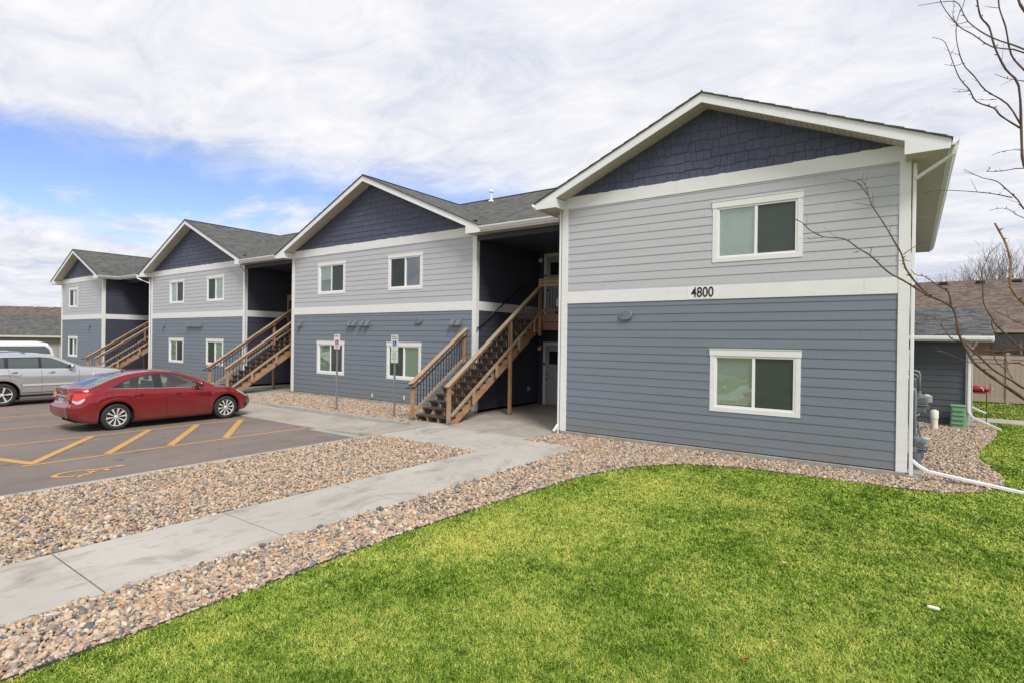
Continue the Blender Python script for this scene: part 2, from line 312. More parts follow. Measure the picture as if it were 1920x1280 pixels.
# ------------------------------------------------------------------ the ground
def sheet(name, poly, z, mt, grid=None):
    b = MB(); b.add([(x, y, z) for x, y in poly], [tuple(range(len(poly)))]); return struct(b.build(name, mt))
mat('far_ground', (0.12, 0.17, 0.035), 0.95, rgb2=(0.19, 0.23, 0.06), vscale=0.8, det=9)
b = MB(); b.box(-700, 500, -400, 700, -3, -0.22); struct(b.build('ground', 'far_ground'))
def asphalt():
    m = bpy.data.materials.new('asphalt'); m.use_nodes = True; t = m.node_tree; bs = t.nodes['Principled BSDF']; l = t.links; bs.inputs['Roughness'].default_value = .9; bs.inputs['Specular IOR Level'].default_value = .25
    co = t.nodes.new('ShaderNodeTexCoord'); mp = t.nodes.new('ShaderNodeMapping'); mp.inputs['Scale'].default_value = (2.2, .45, 1); l.new(co.outputs['Object'], mp.inputs[0])
    def nz(src, s, d=6, r=.6):
        n = t.nodes.new('ShaderNodeTexNoise'); n.inputs['Scale'].default_value = s; n.inputs['Detail'].default_value = d; n.inputs['Roughness'].default_value = r; l.new(src, n.inputs['Vector']); return n.outputs['Fac']
    a = nz(mp.outputs[0], .8); c = nz(co.outputs['Object'], 160, 3, .8); e = nz(co.outputs['Object'], .35, 4)
    def ramp(f, p0, c0, p1, c1):
        r = t.nodes.new('ShaderNodeValToRGB'); r.color_ramp.elements[0].position = p0; r.color_ramp.elements[1].position = p1; r.color_ramp.elements[0].color = (*c0, 1); r.color_ramp.elements[1].color = (*c1, 1); l.new(f, r.inputs[0]); return r.outputs[0]
    base = ramp(a, .32, (.185, .152, .136), .70, (.225, .188, .168)); grit = ramp(c, .3, (.72, .72, .72), .7, (1.25, 1.25, 1.25)); big = ramp(e, .38, (.88, .88, .88), .62, (1.06, 1.05, 1.04))
    spots = ramp(nz(co.outputs['Object'], 2.3, 3, .5), .66, (1, 1, 1), .74, (.62, .60, .58)); fine = ramp(nz(mp.outputs[0], 9, 9, .8), .30, (.78, .77, .76), .60, (1.06, 1.06, 1.06))
    for x in (grit, big, spots, fine):
        mx = t.nodes.new('ShaderNodeMix'); mx.data_type = 'RGBA'; mx.blend_type = 'MULTIPLY'; mx.inputs[0].default_value = .9; l.new(base, mx.inputs[6]); l.new(x, mx.inputs[7]); base = mx.outputs[2]
    l.new(base, bs.inputs['Base Color'])
    bp = t.nodes.new('ShaderNodeBump'); bp.inputs['Strength'].default_value = .35; bp.inputs['Distance'].default_value = .006; l.new(c, bp.inputs['Height']); l.new(bp.outputs[0], bs.inputs['Normal']); M['asphalt'] = m
asphalt()
LOT = -0.10
sheet('parking_lot', [(-75, -60), (-10.3, -60), (-10.3, -3.05), (-75, -3.05)], LOT, 'asphalt')
# sidewalk: path of slabs toward the camera + crossing walk + breezeway patios
b = MB()
jy = [-1.30, -3.00, -4.65, -6.42, -8.20, -9.97, -11.72, -13.5, -15.3, -17.1]
for i in range(len(jy)-1):
    b.box(-7.18, -5.72, jy[i+1]+.006, jy[i]-.006, -.2, 0.0)
xs = [-7.186, -8.75, -10.25]
for i in range(2): b.box(xs[i+1]+.006, xs[i]-.006, -2.995, -1.105, -.2, 0.0)
struct(b.build('sidewalk', 'concrete', bevel=0.008))
mat('joint_dirt', (.15, .115, .085), .95, var=.3, vscale=20); b = MB(); b.box(-7.17, -5.73, -17, -1.4, -.21, -.006); b.box(-10.24, -7.2, -2.99, -1.11, -.21, -.006); b.box(-11.0, -7.0, -1.2, 1, -.21, -.007); struct(b.build('sidewalk_joint_fill', 'joint_dirt'))
# patios under the breezeways
for i, (x0, x1) in enumerate(((-11.10, -6.98), (-24.6, -20.65), (-38.0, -34.3))):
    b = MB(); b.box(x0, x1, -1.09, 5.1, -.2, 0.0)
    if i == 0: b.box(x0, -10.256, -1.335, -1.096, -.2, -.001)
    struct(b.build('patio', 'concrete_tan', bevel=0.008))
# ramped walk in front of bays (drops to the lot level at the aisle), as a strip
def walkz(x):
    return float(np.interp(x, [-40, -19.5, -17.2, -12.2, -10.5, -7], [0, 0, LOT+.012, LOT+.012, 0.0, 0.0]))
X_ = list(np.linspace(-60, -20, 15))+list(np.linspace(-19.6, -10.26, 40)); P_ = [[(x, -3.05+0.0*k, walkz(x)) if k == 0 else (x, -1.32, walkz(x)) for k in (0, 1)] for x in X_]
b = MB(); b.grid([[p[0] for p in P_], [p[1] for p in P_]]); 
f = [(x, -3.05, -.3) for x in X_]; b.grid([f, [p[0] for p in P_]])
struct(b.build('ramped_walk', 'concrete_tan'))
# kerb with its back edge along the gravel beds
b = MB()
for x0, x1 in ((-19.9, -11.0), (-34.0, -24.7)):
    xx = np.linspace(x0, x1, 24)
    top = [(x, -1.32, 0.012) for x in xx]; bot = [(x, -1.335, -.2) for x in xx]; bk = [(x, -1.20, 0.012) for x in xx]; bb = [(x, -1.20, -.2) for x in xx]
    b.grid([bot, top]); b.grid([top, bk]); b.grid([bk, bb])
b.prism([(-10.36, -.25), (-10.20, -.25), (-10.20, 0.0), (-10.345, 0.0)], 'y', -60, -3.02)
struct(b.build('kerb', 'kerb_concrete', bevel=0.01))
# gutter pan strip in front of the sheet of asphalt
b = MB(); b.box(-12.6, -10.37, -3.25, -3.051, -.3, LOT+.006); struct(b.build('gutter_pan', 'kerb_concrete'))
# painted lines
def stripe(b, p, q, w_, z=LOT+.004):
    p, q = np.array(p, float), np.array(q, float); d = (q-p)/np.linalg.norm(q-p); n = np.array([-d[1], d[0]])*w_/2
    b.add([(*(p-n), z), (*(q-n), z), (*(q+n), z), (*(p+n), z)], [(0, 1, 2, 3)])
b = MB()
for x, y0, y1 in ((-12.9, -8.92, -3.12), (-15.58, -11, -3.3), (-18.2, -9.2, -3.3), (-20.85, -9.2, -3.3), (-23.5, -9.2, -3.3), (-26.1, -9.2, -3.3)): stripe(b, (x, y0), (x, y1), .085)
z2 = LOT+.008
for y in (-8.78, -7.58, -6.42, -5.22): stripe(b, (-12.98, y), (-15.50, y+1.72), .15, z2)
stripe(b, (-12.98, -8.72), (-15.9, -9.62), .17, LOT+.006)
struct(b.build('parking_stripes', 'yellow_paint'))
# painted wheelchair symbol on the lot: drawn in a local frame (u to the side, v up) 
def isa(b, frame, sc=1.0, headr=.1, n=20):
    """wheelchair symbol made of flat pieces; frame(u,v)->point; unit box about 1 x 1.15"""
    def poly(pts): b.add([frame(*p) for p in pts], [tuple(range(len(pts)))])
    def disc(cx, cy, r): poly([(cx+r*math.cos(t), cy+r*math.sin(t)) for t in np.linspace(0, 2*math.pi, n, endpoint=False)])
    def arc(cx, cy, r0, r1, a0, a1):
        T = np.radians(np.linspace(a0, a1, 22)); A = [frame(cx+r0*math.cos(t), cy+r0*math.sin(t)) for t in T]; B = [frame(cx+r1*math.cos(t), cy+r1*math.sin(t)) for t in T]; b.grid([A, B])
    def bar(x0, y0, x1, y1, w_):
        d = np.array([x1-x0, y1-y0]); d = d/np.linalg.norm(d); k = np.array([-d[1], d[0]])*w_/2; poly([(x0-k[0], y0-k[1]), (x1-k[0], y1-k[1]), (x1+k[0], y1+k[1]), (x0+k[0], y0+k[1])])
    disc(-.12, 1.06, headr); bar(-.12, .98, -.08, .52, .13); bar(-.08, .56, .28, .56, .11); bar(.26, .60, .42, .20, .11); bar(.40, .235, .56, .29, .10)
    bar(-.08, .80, .22, .80, .09); arc(0, .34, .27, .37, 118, 352)
b = MB()
isa(b, lambda u_, v_: (-11.55+.66*u_, -8.82+.92*v_, LOT+.006), headr=.1)
struct(b.build('wheelchair_symbol', 'yellow_paint'))
# lawn outline (left edge toward the rock bed, curve in front and beside the building)
LAWN_EDGE = [(-4.85, -17), (-4.80, -10.83), (-4.78, -9.9), (-4.80, -8.41), (-4.78, -6.89), (-4.60, -4.83), (-4.42, -3.36), (-4.02, -2.2), (-3.35, -1.45), (-2.4, -1.07), (-1.6, -1.0), (-.7, -.98), (.03, -.95), (.5, -.82), (.85, -.55), (1.12, -.2), (1.30, .3), (1.38, 1.1), (1.27, 2.2), (1.22, 3.2), (1.38, 4.4), (1.62, 5.6), (1.85, 7.0), (1.98, 8.2), (2.0, 9.2), (1.95, 10.25)]
def smooth_line(pts, k=4):
    P = np.array(pts, float); out = []
    for i in range(len(P)-1):
        p0, p1, p2, p3 = P[max(i-1, 0)], P[i], P[i+1], P[min(i+2, len(P)-1)]
        for t in np.linspace(0, 1, k, endpoint=False):
            out.append(tuple(.5*((2*p1)+(-p0+p2)*t+(2*p0-5*p1+4*p2-p3)*t*t+(-p0+3*p1-3*p2+p3)*t**3)))
    out.append(tuple(P[-1])); return out
LE = smooth_line(LAWN_EDGE)
LAWN = LE+[(14, 10.25), (14, -17)]
mat('lawn_soil', (0.045, 0.05, 0.015), 0.95, rgb2=(0.10, 0.11, 0.03), vscale=6)
sheet('lawn_ground', LAWN, -.035, 'lawn_soil')
LAWN2 = [(1.4, 11.5), (14, 11.5), (14, 30), (-1, 30), (-1, 17), (1.4, 15)]
sheet('back_lawn_ground', LAWN2, -.035, 'lawn_soil')
b = MB(); b.box(1.2, 14, 10.3, 11.45, -.2, 0.0); struct(b.build('back_sidewalk', 'concrete', bevel=.01))
b = MB()
for i in range(len(LE)-1):
    p, q = LE[i], LE[i+1]; b.beam((p[0], p[1], -.035), (q[0], q[1], -.035), .012, .06)
struct(b.build('edging_strip', 'edging'))
G1 = [(-10.2, -17), (-7.19, -17), (-7.19, -3.02), (-10.2, -3.02)]
G2 = [(-5.71, -17), (-5.71, -1.29), (-7.18, -1.29), (-6.97, -.05), (0.24, -.05), (0.30, 7.2), (0.12, 8.6), (1.5, 8.6), (1.5, 10.25)]+LE[::-1]
G3 = [(-19.9, -1.2), (-11.1, -1.2), (-11.1, 1.44), (-20.65, 1.44), (-20.65, -.1)]
G4 = [(-34.0, -1.2), (-24.7, -1.2), (-24.6, 1.5), (-34.3, 1.5)]
G5 = [(-46, -1.2), (-38.0, -1.2), (-38.0, .4), (-46, .4)]
mat('rock_base', (0.16, 0.12, 0.09), 0.95, rgb2=(0.30, 0.24, 0.17), vscale=30)
for i, g in enumerate((G1, G2, G3, G4, G5)): sheet('rock_bed_ground', g, -.045, 'rock_base')
# litter of river rock: stones scattered on every bed
def ico(sub):
    t = (1+5**.5)/2; V = np.array([(-1, t, 0), (1, t, 0), (-1, -t, 0), (1, -t, 0), (0, -1, t), (0, 1, t), (0, -1, -t), (0, 1, -t), (t, 0, -1), (t, 0, 1), (-t, 0, -1), (-t, 0, 1)], float)
    V /= np.linalg.norm(V[0]); F = [(0, 11, 5), (0, 5, 1), (0, 1, 7), (0, 7, 10), (0, 10, 11), (1, 5, 9), (5, 11, 4), (11, 10, 2), (10, 7, 6), (7, 1, 8), (3, 9, 4), (3, 4, 2), (3, 2, 6), (3, 6, 8), (3, 8, 9), (4, 9, 5), (2, 4, 11), (6, 2, 10), (8, 6, 7), (9, 8, 1)]
    for _ in range(sub):
        V = list(map(tuple, V)); c = {}; G = []
        def mid(a, b):
            k = (min(a, b), max(a, b))
            if k not in c:
                p = np.array(V[a])+np.array(V[b]); V.append(tuple(p/np.linalg.norm(p))); c[k] = len(V)-1
            return c[k]
        for a, b_, d in F:
            x, y, z = mid(a, b_), mid(b_, d), mid(d, a); G += [(a, x, z), (b_, y, x), (d, z, y), (x, y, z)]
        F = G; V = np.array(V)
    return np.array(V), np.array(F)
def fast_mesh(name, V, F, mt, attrs=None, smooth=True):
    n, k = F.shape; me = bpy.data.meshes.new(name); me.vertices.add(len(V)); me.vertices.foreach_set('co', V.astype(np.float32).ravel())
    me.loops.add(n*k); me.loops.foreach_set('vertex_index', F.astype(np.int32).ravel())
    me.polygons.add(n); me.polygons.foreach_set('loop_start', np.arange(0, n*k, k, dtype=np.int32))
    if smooth: me.polygons.foreach_set('use_smooth', np.ones(n, bool))
    me.update(calc_edges=True)
    for an, arr in (attrs or {}).items():
        a = me.attributes.new(an, 'FLOAT', 'POINT'); a.data.foreach_set('value', arr.astype(np.float32))
    me.materials.append(M[mt]); o = bpy.data.objects.new(name, me); COL.objects.link(o); return o
def rock_mat():
    m = bpy.data.materials.new('river_rock'); m.use_nodes = True; t = m.node_tree; bs = t.nodes['Principled BSDF']; l = t.links; bs.inputs['Roughness'].default_value = .7
    a = t.nodes.new('ShaderNodeAttribute'); a.attribute_name = 'tone'; r = t.nodes.new('ShaderNodeValToRGB'); r.color_ramp.interpolation = 'CONSTANT'
    cols = [(.10, .108, .115), (.16, .165, .165), (.27, .22, .175), (.46, .31, .18), (.52, .39, .26), (.41, .27, .20), (.56, .45, .33), (.34, .275, .225), (.50, .31, .165), (.60, .52, .43), (.22, .19, .175), (.50, .37, .275), (.34, .15, .10), (.43, .36, .285)]
    wts = [.04, .05, .09, .12, .15, .06, .13, .10, .07, .03, .05, .08, .006, .02]; e = r.color_ramp.elements; pos = 0
    e[0].position = 0; e[0].color = (*cols[0], 1); pos = wts[0]; e[1].position = pos; e[1].color = (*cols[1], 1); pos += wts[1]
    for c, w_ in zip(cols[2:], wts[2:]):
        k = e.new(min(pos, .999)); k.color = (*c, 1); pos += w_
    l.new(a.outputs['Fac'], r.inputs[0])
    co = t.nodes.new('ShaderNodeTexCoord'); n = t.nodes.new('ShaderNodeTexNoise'); n.inputs['Scale'].default_value = 60; n.inputs['Detail'].default_value = 4; l.new(co.outputs['Object'], n.inputs['Vector'])
    r2 = t.nodes.new('ShaderNodeValToRGB'); r2.color_ramp.elements[0].color = (.75, .75, .75, 1); r2.color_ramp.elements[1].color = (1.12, 1.12, 1.12, 1); r2.color_ramp.elements[0].position = .3; r2.color_ramp.elements[1].position = .7; l.new(n.outputs['Fac'], r2.inputs[0])
    mx = t.nodes.new('ShaderNodeMix'); mx.data_type = 'RGBA'; mx.blend_type = 'MULTIPLY'; mx.inputs[0].default_value = 1; l.new(r.outputs[0], mx.inputs[6]); l.new(r2.outputs[0], mx.inputs[7]); l.new(mx.outputs[2], bs.inputs['Base Color']); M['river_rock'] = m
rock_mat()
def rocks(name, poly, spacing, sub, dmin, dmax, size=1.0):
    x0, x1 = min(p[0] for p in poly), max(p[0] for p in poly); y0, y1 = max(min(p[1] for p in poly), -13.2), max(p[1] for p in poly)
    gx, gy = np.meshgrid(np.arange(x0, x1, spacing), np.arange(y0, y1, spacing)); gx = gx.ravel()+rng.uniform(-.5, .5, gx.size)*spacing; gy = gy.ravel()+rng.uniform(-.5, .5, gy.size)*spacing
    d = np.hypot(gx-CP[0], gy-CP[1]); dep = (gx-CP[0])*CF[0]+(gy-CP[1])*CF[1]
    k = inpoly(gx, gy, poly) & (d >= dmin) & (d < dmax) & (dep > 0.1); gx, gy = gx[k], gy[k]; n = len(gx)
    if n == 0: return None
    B, F = ico(sub); nv = len(B)
    s = rng.lognormal(math.log(.0165), .33, n)*size; s = np.clip(s, .008, .042)
    ax = np.stack([s*rng.uniform(1.0, 1.55, n), s*rng.uniform(.8, 1.1, n), s*rng.uniform(.42, .75, n)], 1)
    q = rng.normal(size=(n, 4)); q[:, 1:3] *= .38; q /= np.linalg.norm(q, axis=1)[:, None]; w_, x, y, z = q.T
    R = np.stack([1-2*(y*y+z*z), 2*(x*y-z*w_), 2*(x*z+y*w_), 2*(x*y+z*w_), 1-2*(x*x+z*z), 2*(y*z-x*w_), 2*(x*z-y*w_), 2*(y*z+x*w_), 1-2*(x*x+y*y)], 1).reshape(n, 3, 3)
    # lumpy: per rock plane-wise warping
    Bn = B[None]*(1+.16*np.sin(B[None]@rng.normal(size=(n, 3, 3))*1.6+rng.uniform(0, 6, (n, 1, 3))).mean(2, keepdims=True)*1.6)
    V = np.einsum('nij,nvj->nvi', R, Bn*ax[:, None, :]); V[:, :, 0] += gx[:, None]; V[:, :, 1] += gy[:, None]; V[:, :, 2] += (rng.uniform(-.035, .0, n)+s*.3)[:, None]
    FF = (F[None]+(np.arange(n)*nv)[:, None, None]).reshape(-1, 3)
    o = fast_mesh(name, V.reshape(-1, 3), FF, 'river_rock', {'tone': np.repeat(rng.uniform(0, 1, n), nv)})
    return tag(o, kind='stuff')
i = 0
LBL = {0: 'tan and grey river rock between parking kerb and sidewalk', 1: 'river rock bed between sidewalk, lawn and building foundation', 2: 'river rock bed in front of the middle bay below the signs', 3: 'river rock bed beyond the red car'}
for gi, g in enumerate((G1, G2, G3, G4)):
    o = rocks('river_rock', g, .0215, 1, 0, 7.5, .95)
    if o: tag(o, LBL[gi]+', nearer stones', 'rocks')
    o = rocks('river_rock', g, 0.028 if gi < 3 else .05, 0, 7.5, 45, 1.1 if gi < 3 else 1.7)
    if o: tag(o, LBL[gi]+(', farther stones' if gi < 2 else ''), 'rocks')
def spilled():
    P = []
    r = random.Random(4)
    for _ in range(46): P.append((r.choice((-7.18, -5.72))+r.gauss(0, .06), r.uniform(-10.5, -2), .006))
    for _ in range(14): P.append((r.uniform(-11, -7.3), -3.0+abs(r.gauss(0, .07)), .006))
    for _ in range(22): P.append((-4.78+abs(r.gauss(0, .10)), r.uniform(-10, -4), .0))
    for _ in range(14): P.append((r.uniform(-17, -10.4), r.uniform(-8.5, -3.3), LOT+.004)) if False else None
    B, F = ico(1); V = []; T = []
    for x, y, z in P:
        s_ = r.uniform(.006, .014); a = np.array([s_*1.3, s_, s_*.6]); V.append(B*a+np.array([x, y, z+s_*.3])); T += [r.random()]*len(B)
    FF = np.concatenate([F+i*len(B) for i in range(len(P))]); o = fast_mesh('stray_stones', np.concatenate(V), FF, 'river_rock', {'tone': np.array(T)})
    tag(o, 'stray pebbles kicked onto the sidewalk and lawn edges', 'stones', kind='stuff')
spilled()
# ------------------------------------------------------------------ grass
def grass_mat():
    m = bpy.data.materials.new('grass'); m.use_nodes = True; t = m.node_tree; bs = t.nodes['Principled BSDF']; l = t.links; bs.inputs['Roughness'].default_value = .7; bs.inputs['Specular IOR Level'].default_value = .15
    a = t.nodes.new('ShaderNodeAttribute'); a.attribute_name = 'tone'; co = t.nodes.new('ShaderNodeTexCoord')
    def nz(s, d, off=0):
        mp = t.nodes.new('ShaderNodeMapping'); mp.inputs['Location'].default_value = (off, off, 0); mp.inputs['Scale'].default_value = (1, 1, 0); l.new(co.outputs['Object'], mp.inputs[0])
        n = t.nodes.new('ShaderNodeTexNoise'); n.inputs['Scale'].default_value = s; n.inputs['Detail'].default_value = d; n.inputs['Roughness'].default_value = .65; l.new(mp.outputs[0], n.inputs['Vector']); return n.outputs['Fac']
    def mm(op, x, y):
        n = t.nodes.new('ShaderNodeMath'); n.operation = op
        for i_, v_ in enumerate((x, y)):
            if isinstance(v_, (int, float)): n.inputs[i_].default_value = v_
            else: l.new(v_, n.inputs[i_])
        return n.outputs[0]
    f = mm('ADD', mm('MULTIPLY', a.outputs['Fac'], .38), mm('ADD', mm('MULTIPLY', nz(.8, 6), .78), mm('MULTIPLY', nz(7, 4, 7), .62)))
    r = t.nodes.new('ShaderNodeValToRGB'); e = r.color_ramp.elements
    e[0].position = .60; e[0].color = (.045, .085, .006, 1); e[1].position = 1.0; e[1].color = (.56, .54, .11, 1)
    for p, c in ((.70, (.115, .215, .008)), (.80, (.225, .345, .040)), (.90, (.35, .43, .085))):
        k = e.new(p); k.color = (*c, 1)
    sp = t.nodes.new('ShaderNodeSeparateXYZ'); l.new(co.outputs['Object'], sp.inputs[0])
    for gx_, gy_, sx_, sy_, am in ((-3.7, -5.7, .8, 1.5, .13), (-2.9, -3.2, .9, .6, .12), (-1.9, -3.3, .5, .18, .10), (-4.1, -7.2, .4, .8, .07)):
        a1 = mm('DIVIDE', mm('SUBTRACT', sp.outputs[0], gx_), sx_); a2 = mm('DIVIDE', mm('SUBTRACT', sp.outputs[1], gy_), sy_)
        f = mm('ADD', f, mm('MULTIPLY', mm('POWER', 2.718, mm('MULTIPLY', mm('ADD', mm('MULTIPLY', a1, a1), mm('MULTIPLY', a2, a2)), -1.0)), am/.885))
    f = mm('MULTIPLY', f, .893); l.new(f, r.inputs[0]); l.new(r.outputs[0], bs.inputs['Base Color'])
    bs.inputs['Subsurface Weight'].default_value = 0
    M['grass'] = m
grass_mat()
def grass(name, poly, dens_near, label, ymin=-14, xmax=9, ymax=99):
    P = []
    x0, x1 = min(p[0] for p in poly), min(xmax, max(p[0] for p in poly)); y0, y1 = max(ymin, min(p[1] for p in poly)), min(ymax, max(p[1] for p in poly))
    n = int((x1-x0)*(y1-y0)*dens_near); gx = rng.uniform(x0, x1, n); gy = rng.uniform(y0, y1, n)
    dx, dy = gx-CP[0], gy-CP[1]; d = np.hypot(dx, dy); dep = dx*CF[0]+dy*CF[1]; lat = dx*CR[0]+dy*CR[1]
    keep = inpoly(gx, gy, poly) & (dep > .35) & (np.abs(lat) < dep*1.12+1.4) & (rng.uniform(0, 1, n) < np.clip((3.2/np.maximum(d, 1))**1.35, .03, 1))
    gx, gy, d = gx[keep], gy[keep], d[keep]; n = len(gx)
    # tuft clumping: blades lean with a slow field, heights vary
    fld = np.sin(gx*2.3+np.sin(gy*1.7)*2)+np.sin(gy*3.1+gx*1.3); th = rng.uniform(0, 2*math.pi, n); ln = .45+.35*rng.uniform(0, 1, n)
    h = rng.uniform(.013, .036, n)*(1+.15*fld/2)*np.clip(1+(d-3)*.04, 1, 1.5); w_ = rng.uniform(.0011, .0023, n)*np.clip(d/2.8, 1, 6.0)
    dirx, diry = np.cos(th), np.sin(th); px_, py_ = -diry, dirx
    V = np.zeros((n, 5, 3)); z0 = -.033
    for k_, (hh, wd, le) in enumerate(((0, 1, 0), (0, -1, 0), (.6, .8, .35), (.6, -.8, .35), (1.0, 0, 1.0))):
        V[:, k_, 0] = gx+px_*w_*wd+dirx*h*ln*le*1.7; V[:, k_, 1] = gy+py_*w_*wd+diry*h*ln*le*1.7; V[:, k_, 2] = z0+h*hh*(1-.42*le*ln)
    F = np.array([(0, 1, 3), (0, 3, 2), (2, 3, 4)]); FF = (F[None]+(np.arange(n)*5)[:, None, None]).reshape(-1, 3)
    o = fast_mesh(name, V.reshape(-1, 3), FF, 'grass', {'tone': np.repeat(rng.uniform(0, 1, n), 5)}, smooth=False); print('grass', n)
    return tag(o, label, 'grass', kind='stuff')
grass('lawn_grass', LAWN, 27000, 'bright green mown lawn filling the foreground')
grass('back_lawn_grass', LAWN2, 9000, 'strip of lawn behind the far sidewalk and below the tan fence', ymin=11.5, xmax=8, ymax=24)
# ------------------------------------------------------------------ the apartment building
ZB, Z1, Z2, Z3, Z4 = 0.10, 3.19, 3.47, 5.50, 5.79      # siding foot, band, band, gable band
EXP = 0.1778
BAYS = dict(A=(-6.95, 0.0, 0.0), B=(-20.70, -10.90, 1.42), C=(-34.34, -24.52, 1.47), D=(-45.0, -37.92, 0.34))
YBACK, YREC = 11.4, 5.0
building = empty('apartment_building', (-6.95, 0, 0), 'long two storey grey apartment building with four navy shingled gables', 'apartment building')
def frameY(y):          # front wall at y facing -Y: u=x, out = -y
    return lambda u_, o, z: (u_, y-o, z)
def frameX(x, s=1):     # side wall at x facing s*X : u=y
    return lambda u_, o, z: (x+s*o, u_, z)
def siding(fr, u0, u1, z0, z1, joint0, holes=(), flip=False, seed=1):
    """lap boards: each course leans out at its foot; joint0 = height of one lap line"""
    r = random.Random(seed); b = MB()
    js = []; z = joint0
    while z-EXP > z0+.01: z -= EXP
    zs = [z0]
    while z < z1-.005:
        if z > z0+.005: zs.append(z)
        z += EXP
    zs.append(z1)
    for k in range(len(zs)-1):
        a, c = zs[k], zs[k+1]
        cuts = sorted([u0, u1]+[h_ for hl in holes for h_ in hl[:2] if hl[2] < c-1e-4 and hl[3] > a+1e-4])
        # butt joints
        j = u0+r.uniform(.6, 3.4)
        ju = []
        while j < u1-.4: ju.append(j); j += 3.66
        for i in range(len(cuts)-1):
            p, q = cuts[i], cuts[i+1]
            if q-p < 1e-4: continue
            mid = (p+q)/2
            zz_ = [(a, c)]
            for hl in holes:
                if hl[0] <= mid <= hl[1]:
                    nz = []
                    for (s0, s1) in zz_:
                        if hl[3] <= s0 or hl[2] >= s1: nz.append((s0, s1)); continue
                        if hl[2] > s0: nz.append((s0, hl[2]))
                        if hl[3] < s1: nz.append((hl[3], s1))
                    zz_ = nz
            segs = [p]+[t_ for t_ in ju if p+.05 < t_ < q-.05]+[q]
            for s0, s1 in zz_:
                if s1-s0 < .004: continue
                oa = .0155-.0105*(s0-a)/EXP; oc = .0155-.0105*(s1-a)/EXP
                for m_ in range(len(segs)-1):
                    x0_, x1_ = segs[m_]+(.0008 if m_ else 0), segs[m_+1]-(.0008 if m_ < len(segs)-2 else 0)
                    dz = r.uniform(-.0008, .0008)
                    vs = [fr(x0_, oa+dz, s0), fr(x1_, oa+dz, s0), fr(x1_, oc+dz, s1), fr(x0_, oc+dz, s1), fr(x0_, -.004, s0), fr(x1_, -.004, s0)]
                    b.add(vs, [(0, 1, 2, 3), (4, 5, 1, 0)] if not flip else [(3, 2, 1, 0), (0, 1, 5, 4)])
    return b
def backing(b, fr, u0, u1, z0, z1, holes=()):
    cuts = sorted(set([u0, u1]+[h for hl in holes for h in hl[:2]]))
    for i in range(len(cuts)-1):
        p, q = cuts[i], cuts[i+1]; mid = (p+q)/2; zz_ = [(z0, z1)]
        for hl in holes:
            if hl[0] <= mid <= hl[1]:
                nz = []
                for s0, s1 in zz_:
                    if hl[3] <= s0 or hl[2] >= s1: nz.append((s0, s1)); continue
                    if hl[2] > s0: nz.append((s0, hl[2]))
                    if hl[3] < s1: nz.append((hl[3], s1))
                zz_ = nz
        for s0, s1 in zz_: b.add([fr(p, -.006, s0), fr(q, -.006, s0), fr(q, -.006, s1), fr(p, -.006, s1)], [(0, 1, 2, 3)])
WUP, WLO = (3.95, 5.21), (0.87, 2.155)
